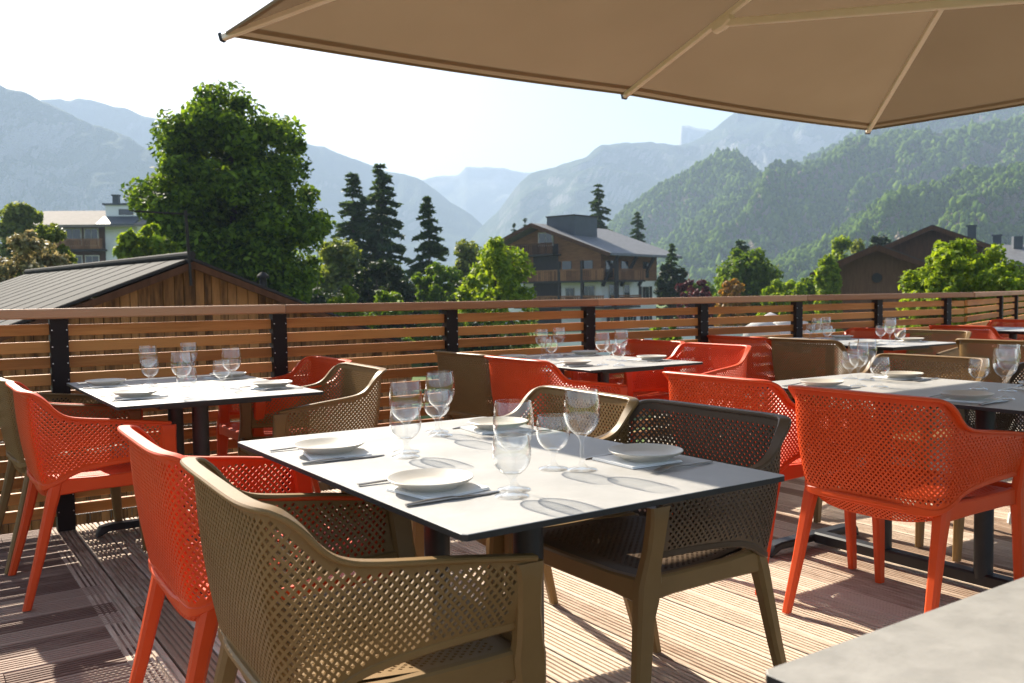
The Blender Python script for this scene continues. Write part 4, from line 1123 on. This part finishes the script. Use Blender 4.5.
# gable side: flat near-black panel painting the shade of loggias behind balconies, one attic window
h.part('loggia_shade_panel', lambda mb: mb.box((-.08, 6.5, 4.4), (.05, 1.55, 4.2)), M['blackwood'])
for z in (2.45, 4.95, 7.6):
    y0, y1 = (-1.3, 9.5) if z < 7 else (4.6, 9.2)
    b = h.part('balcony', lambda mb: mb.box((-.75, (y0+y1)/2, z-.1), (.72, (y1-y0)/2, .08)), M['blackwood'])
    h.part('balustrade', lambda mb: [mb.box((-1.42, (y0+y1)/2, z+1.0), (.05, (y1-y0)/2, .06))]+[mb.box((-1.42, y0+(k+.5)*.24, z+.47), (.025, .085, .46)) for k in range(int((y1-y0)/.24))], M['chaletwood'] if z < 7 else M['darkwood'], b)
for y, z in ((3.9, 6.1), (1.4, 6.1)): h.part('window', lambda mb: mb.box((-.09, y, z), (.04, .55, .75)), M['window'])
win(h, 6.4, 9.1, 1.7, 1.2, -.16, 'gable')
win(h, 3.6, 3.6, 1.0, 1.3, -.02, 'gable'); win(h, 1.4, 3.6, 1.4, 1.6, -.02, 'gable')

# white chalet at the left
c0 = at(106, 300, 95)
h = House('white_house', (c0.x, c0.y, GZ), R(4), 'white house with pale low roof and dark timber balconies at the left', 'house')
zt_ = at(106, 224, 95).z-GZ; Wl, Dl = 6.2, 11.
def gabwall(mb): mb.prism([(-4.9, 0, 0), (-4.9, Dl, 0), (-4.9, Dl, zt_), (-4.9, Dl/2, zt_+1.6), (-4.9, 0, zt_)], (8.3, 0, 0))
h.part('wall', gabwall, M['render'])
def rfl(mb):
    for s in (0, 1):
        y0, y1 = (-1.6, Dl/2) if s == 0 else (Dl+1, Dl/2); sl_ = 1.6/(Dl/2); ov = 1.6 if s == 0 else 1
        mb.prism([(-8.2, y0, zt_-sl_*ov+.05), (-8.2, y1, zt_+1.65), (-8.2, y1, zt_+1.9), (-8.2, y0, zt_-sl_*ov+.3)], (14.0, 0, 0))
rl = h.part('roof', rfl, M['tile'])
h.part('timber_panel', lambda mb: mb.box((-2.35, -.03, zt_/2), (2.5, .05, zt_/2-.25)), M['darkwood'])
tw = h.part('roof_tower', lambda mb: mb.box((1.75, 2.3, zt_+.9), (1.75, 1.5, 1.15)), M['render'])
h.part('tower_roof', lambda mb: mb.box((1.75, 2.3, zt_+2.12), (2.0, 1.75, .09)), M['anthra'], tw)
h.part('tower_skirt', lambda mb: mb.prism([(-.2, -1.62, zt_-.25), (3.6, -1.62, zt_-.25), (3.6, .78, zt_+.75), (-.2, .78, zt_+.75)], (0, 0, .12)), M['anthra'], tw)
h.part('tower_window', lambda mb: mb.box((2.1, .77, zt_+1.3), (.75, .03, .3)), M['window'], tw)
h.part('chimney', lambda mb: [mb.box((.6, 2.3, zt_+2.6), (.3, .3, .55)), mb.box((.6, 2.3, zt_+3.2), (.4, .4, .06))], M['anthra'], tw)
for z in (zt_-2.3, zt_-5.1, zt_-7.9):
    win(h, -3.1, z+.95, 1.7, 1.7, -.10); win(h, -1.2, z+.95, 1.3, 1.7, -.10)
    balcony(h, -4.6, .35, z-.35, -.08, 1.3, M['chaletwood'])
for z in (zt_-5.4, ): win(h, 2.3, z, 1.5, .35, -.03)

# barns at the right
def barn(name, label, pe, depth, hw, Lr, slope, rot, mroof, mwall, over=.9):
    pp = at(*pe, depth); h = House(name, (pp.x, pp.y, GZ), rot, label, 'barn'); zr = pp.z-GZ
    # local: x across the gable, ridge along +y
    h.part('wall', lambda mb: mb.prism([(-hw, 0, 0), (hw, 0, 0), (hw, 0, zr-hw*slope), (0, 0, zr-.1), (-hw, 0, zr-hw*slope)], (0, Lr, 0)), mwall)
    for s in (-1, 1):
        def r1(mb):
            w_ = hw+over; P = [(0, -1.1, zr), (s*w_, -1.1, zr-w_*slope), (s*w_, -1.1, zr-w_*slope+.2), (0, -1.1, zr+.2)]
            mb.prism(P, (0, Lr+2, 0))
        rf = h.part('roof', r1, mroof)
        h.part('verge_board', lambda mb: mb.bar((0, -1.13, zr-.02), (s*(hw+over), -1.13, zr-(hw+over)*slope-.02), .05, .30), M['darkwood'], rf)
    return h, zr
h, zr = barn('barn', 'brown barn with dark low gable roof, nearest of the right buildings', (879, 248), 52, 2.7, 12, .43, R(-27), M['darkroof'], pmat('barn_boards', (.085, .042, .024), (.16, .082, .046), .8, 3, island=True, spec=.15, stretch=(4, 4, .5)))
h.part('round_vent', lambda mb: mb.lathe([(.02, 0), (.28, 0), (.28, .05), (.02, .05)], 16, (0, 0, 0)), M['blackwood']).matrix_local = Matrix.Translation((-.1, -.03, zr-1.7)) @ Matrix.Rotation(R(90), 4, 'X')
h, zr = barn('big_barn', 'larger dark barn standing behind the brown barn', (934, 228), 70, 4.3, 16, .42, R(-31), M['darkroof'], M['darkwood'])
for x, y in ((2.4, 3.0), (4.0, 6.0)):
    h.part('chimney', lambda mb: [mb.box((x, y, zr-x*.42+.6), (.3, .3, .6)), mb.box((x, y, zr-x*.42+1.22), (.38, .38, .06))], M['anthra'])
win(h, 0, zr-3.4, .9, 1.1, -.03)
pp = at(1010, 246, 64); h = House('grey_roof_house', (pp.x, pp.y, GZ), R(-14), 'house with grey roof at the right photo edge behind the bright bush', 'house'); zz = pp.z-GZ
gabled(h, 9, 7, zz-1.2, zz, .8, .8, M['slate'], M['darkwood'])
h.part('chimney', lambda mb: mb.box((1.2, 2.8, zz+.2), (.3, .3, .6)), M['anthra'])

# garden things seen through the slats
p0 = at(664, 318, 44); h = House('garden_wall', (p0.x-4.2, p0.y, GZ), R(6), 'low pale rendered garden wall seen through the slats below the chalet', 'wall')
h.part('wall', lambda mb: mb.box((6, 0, .95), (7, .12, .95)), M['render']); h.part('coping', lambda mb: mb.box((6, 0, 1.95), (7.1, .2, .05)), M['slate'])
def car(loc, rz, label, m):
    root = empty('parked_car', loc, rz); tag(root, label, 'car')
    def ring(x, w_, z0, z1, r=.0): return [(x, -w_, z0), (x, -w_*1.02, (z0+z1)/2), (x, -w_*.93, z1), (x, w_*.93, z1), (x, w_*1.02, (z0+z1)/2), (x, w_, z0)]
    mb = MB(); mb.loft([[Vector(q) for q in ring(*a)] for a in [(-2.1, .72, .35, .62), (-2.0, .82, .28, .85), (-1.2, .87, .25, .93), (.9, .88, .25, .95), (1.7, .86, .27, .98), (2.05, .78, .32, .9)]]); mb.build('body', m, root, 35)
    mb = MB(); mb.loft([[Vector(q) for q in ring(*a)] for a in [(-1.15, .76, .92, .95), (-.45, .72, .92, 1.40), (.7, .70, .92, 1.45), (1.35, .69, .92, 1.32), (1.9, .74, .92, .97)]]); mb.build('greenhouse', M['window'], root, 35)
    mb = MB(); mb.rr([((-.45, 0, 1.415), (0, .62, 0), (0, 0, .02)), ((.7, 0, 1.462), (0, .62, 0), (0, 0, .02)), ((1.3, 0, 1.335), (0, .6, 0), (0, 0, .02))], ch=.4); mb.build('roof', m, root, 35)
    for x in (-1.3, 1.3):
        for y in (-.78, .78):
            mb = MB(); mb.tube([(x, y-.1, .31), (x, y+.1, .31)], .31, 20); wh = mb.build('wheel', M['iron'], root, 40)
            mb = MB(); mb.tube([(x, y+math.copysign(.07, y), .31), (x, y+math.copysign(.115, y), .31)], .19, 16); mb.build('rim', M['steel'], wh, 40)
    for y in (-.6, .6):
        mb = MB(); mb.rr([((-2.09, y, .66), (0, .16, 0), (0, 0, .07)), ((-2.02, y, .68), (0, .17, 0), (0, 0, .08))], ch=.4); mb.build('headlight', M['frame'], root)
q = at(560, 330, 27); car((q.x, q.y, GZ), R(20), 'silver blue car parked beyond the fence, seen through the slats below the chalet', pmat('silver_blue_paint', (.22, .26, .31), rough=.3, spec=.7))
# pool with a blue cover, and its green fence net
q = at(392, 392, 11.5); root = empty('garden_pool', (q.x, q.y, GZ), YAW); tag(root, 'blue covered garden pool seen through the slats below the glasses', 'pool')
mb = MB(); mb.rr([((0, 0, .0), (2.4, 0, 0), (0, 1.3, 0)), ((0, 0, 1.1), (2.4, 0, 0), (0, 1.3, 0))], ch=.25); mb.build('wall', pmat('sea_green_liner', (.03, .13, .10), (.05, .17, .13), .5), root)
mb = MB(); mb.rr([((0, 0, 1.101), (2.46, 0, 0), (0, 1.36, 0)), ((0, 0, 1.18), (2.40, 0, 0), (0, 1.3, 0))], ch=.25); mb.build('cover', pmat('blue_pool_cover', (.02, .12, .26), (.03, .16, .33), .4), root)
# pale boulders
rg = random.Random(3); bm_ = pmat('pale_limestone', (.42, .40, .37), (.58, .56, .52), .85, 4, bump=.5)
for k, (px, py, s) in enumerate([(762, 334, .34), (776, 338, .26), (788, 330, .3), (770, 322, .22), (800, 340, .25), (752, 342, .22)]):
    q = at(px, py, 13.5+k*.25); me = np_mesh('boulder', (IV*(1+.18*np.random.default_rng(k).standard_normal((len(IV), 1))))*np.array([s, s*.9, s*.75]), IF, bm_)
    o = mesh_obj('boulder', me); o.location = (q.x, q.y, q.z); tag(o, ['largest pale boulder in the pile beyond the slats', 'pale boulder touching the largest one on its right', 'upper right pale boulder of the pile', 'topmost small pale boulder of the pile', 'rightmost pale boulder of the pile', 'leftmost small pale boulder of the pile'][k], 'boulder', 'pale boulders beyond the fence')
q = at(776, 340, 14.2); mb = MB(); mb.lathe([(2.6, 0), (2.3, .6), (1.6, q.z-GZ-.4), (.6, q.z-GZ-.05), (.01, q.z-GZ)], 24); o = mb.build('earth_mound', pmat('stony_earth', (.14, .11, .08), (.30, .26, .21), .95, 3, bump=.6), None, 60); o.location = (q.x, q.y, GZ); tag(o, kind='structure')

# ------------------------------------------------------------------ the air
TOPZ = max(v.co.z for o in bpy.data.objects if o.get('kind') in ('structure', 'stuff') and o.type == 'MESH' for v in o.data.vertices)+6
mb = MB(); mb.box((0, 2200, (GZ-8+TOPZ)/2), (6200, 5600, (TOPZ-GZ+8)/2))
hm, nt, out = newmat('valley_haze'); pv = N(nt, 'ShaderNodeVolumePrincipled'); pv.inputs['Color'].default_value = (.60, .75, 1., 1); pv.inputs['Density'].default_value = .00020/KD; pv.inputs['Anisotropy'].default_value = .0
nt.links.new(pv.outputs[0], out.inputs['Volume'])
o = mb.build('haze', hm); tag(o, kind='stuff')
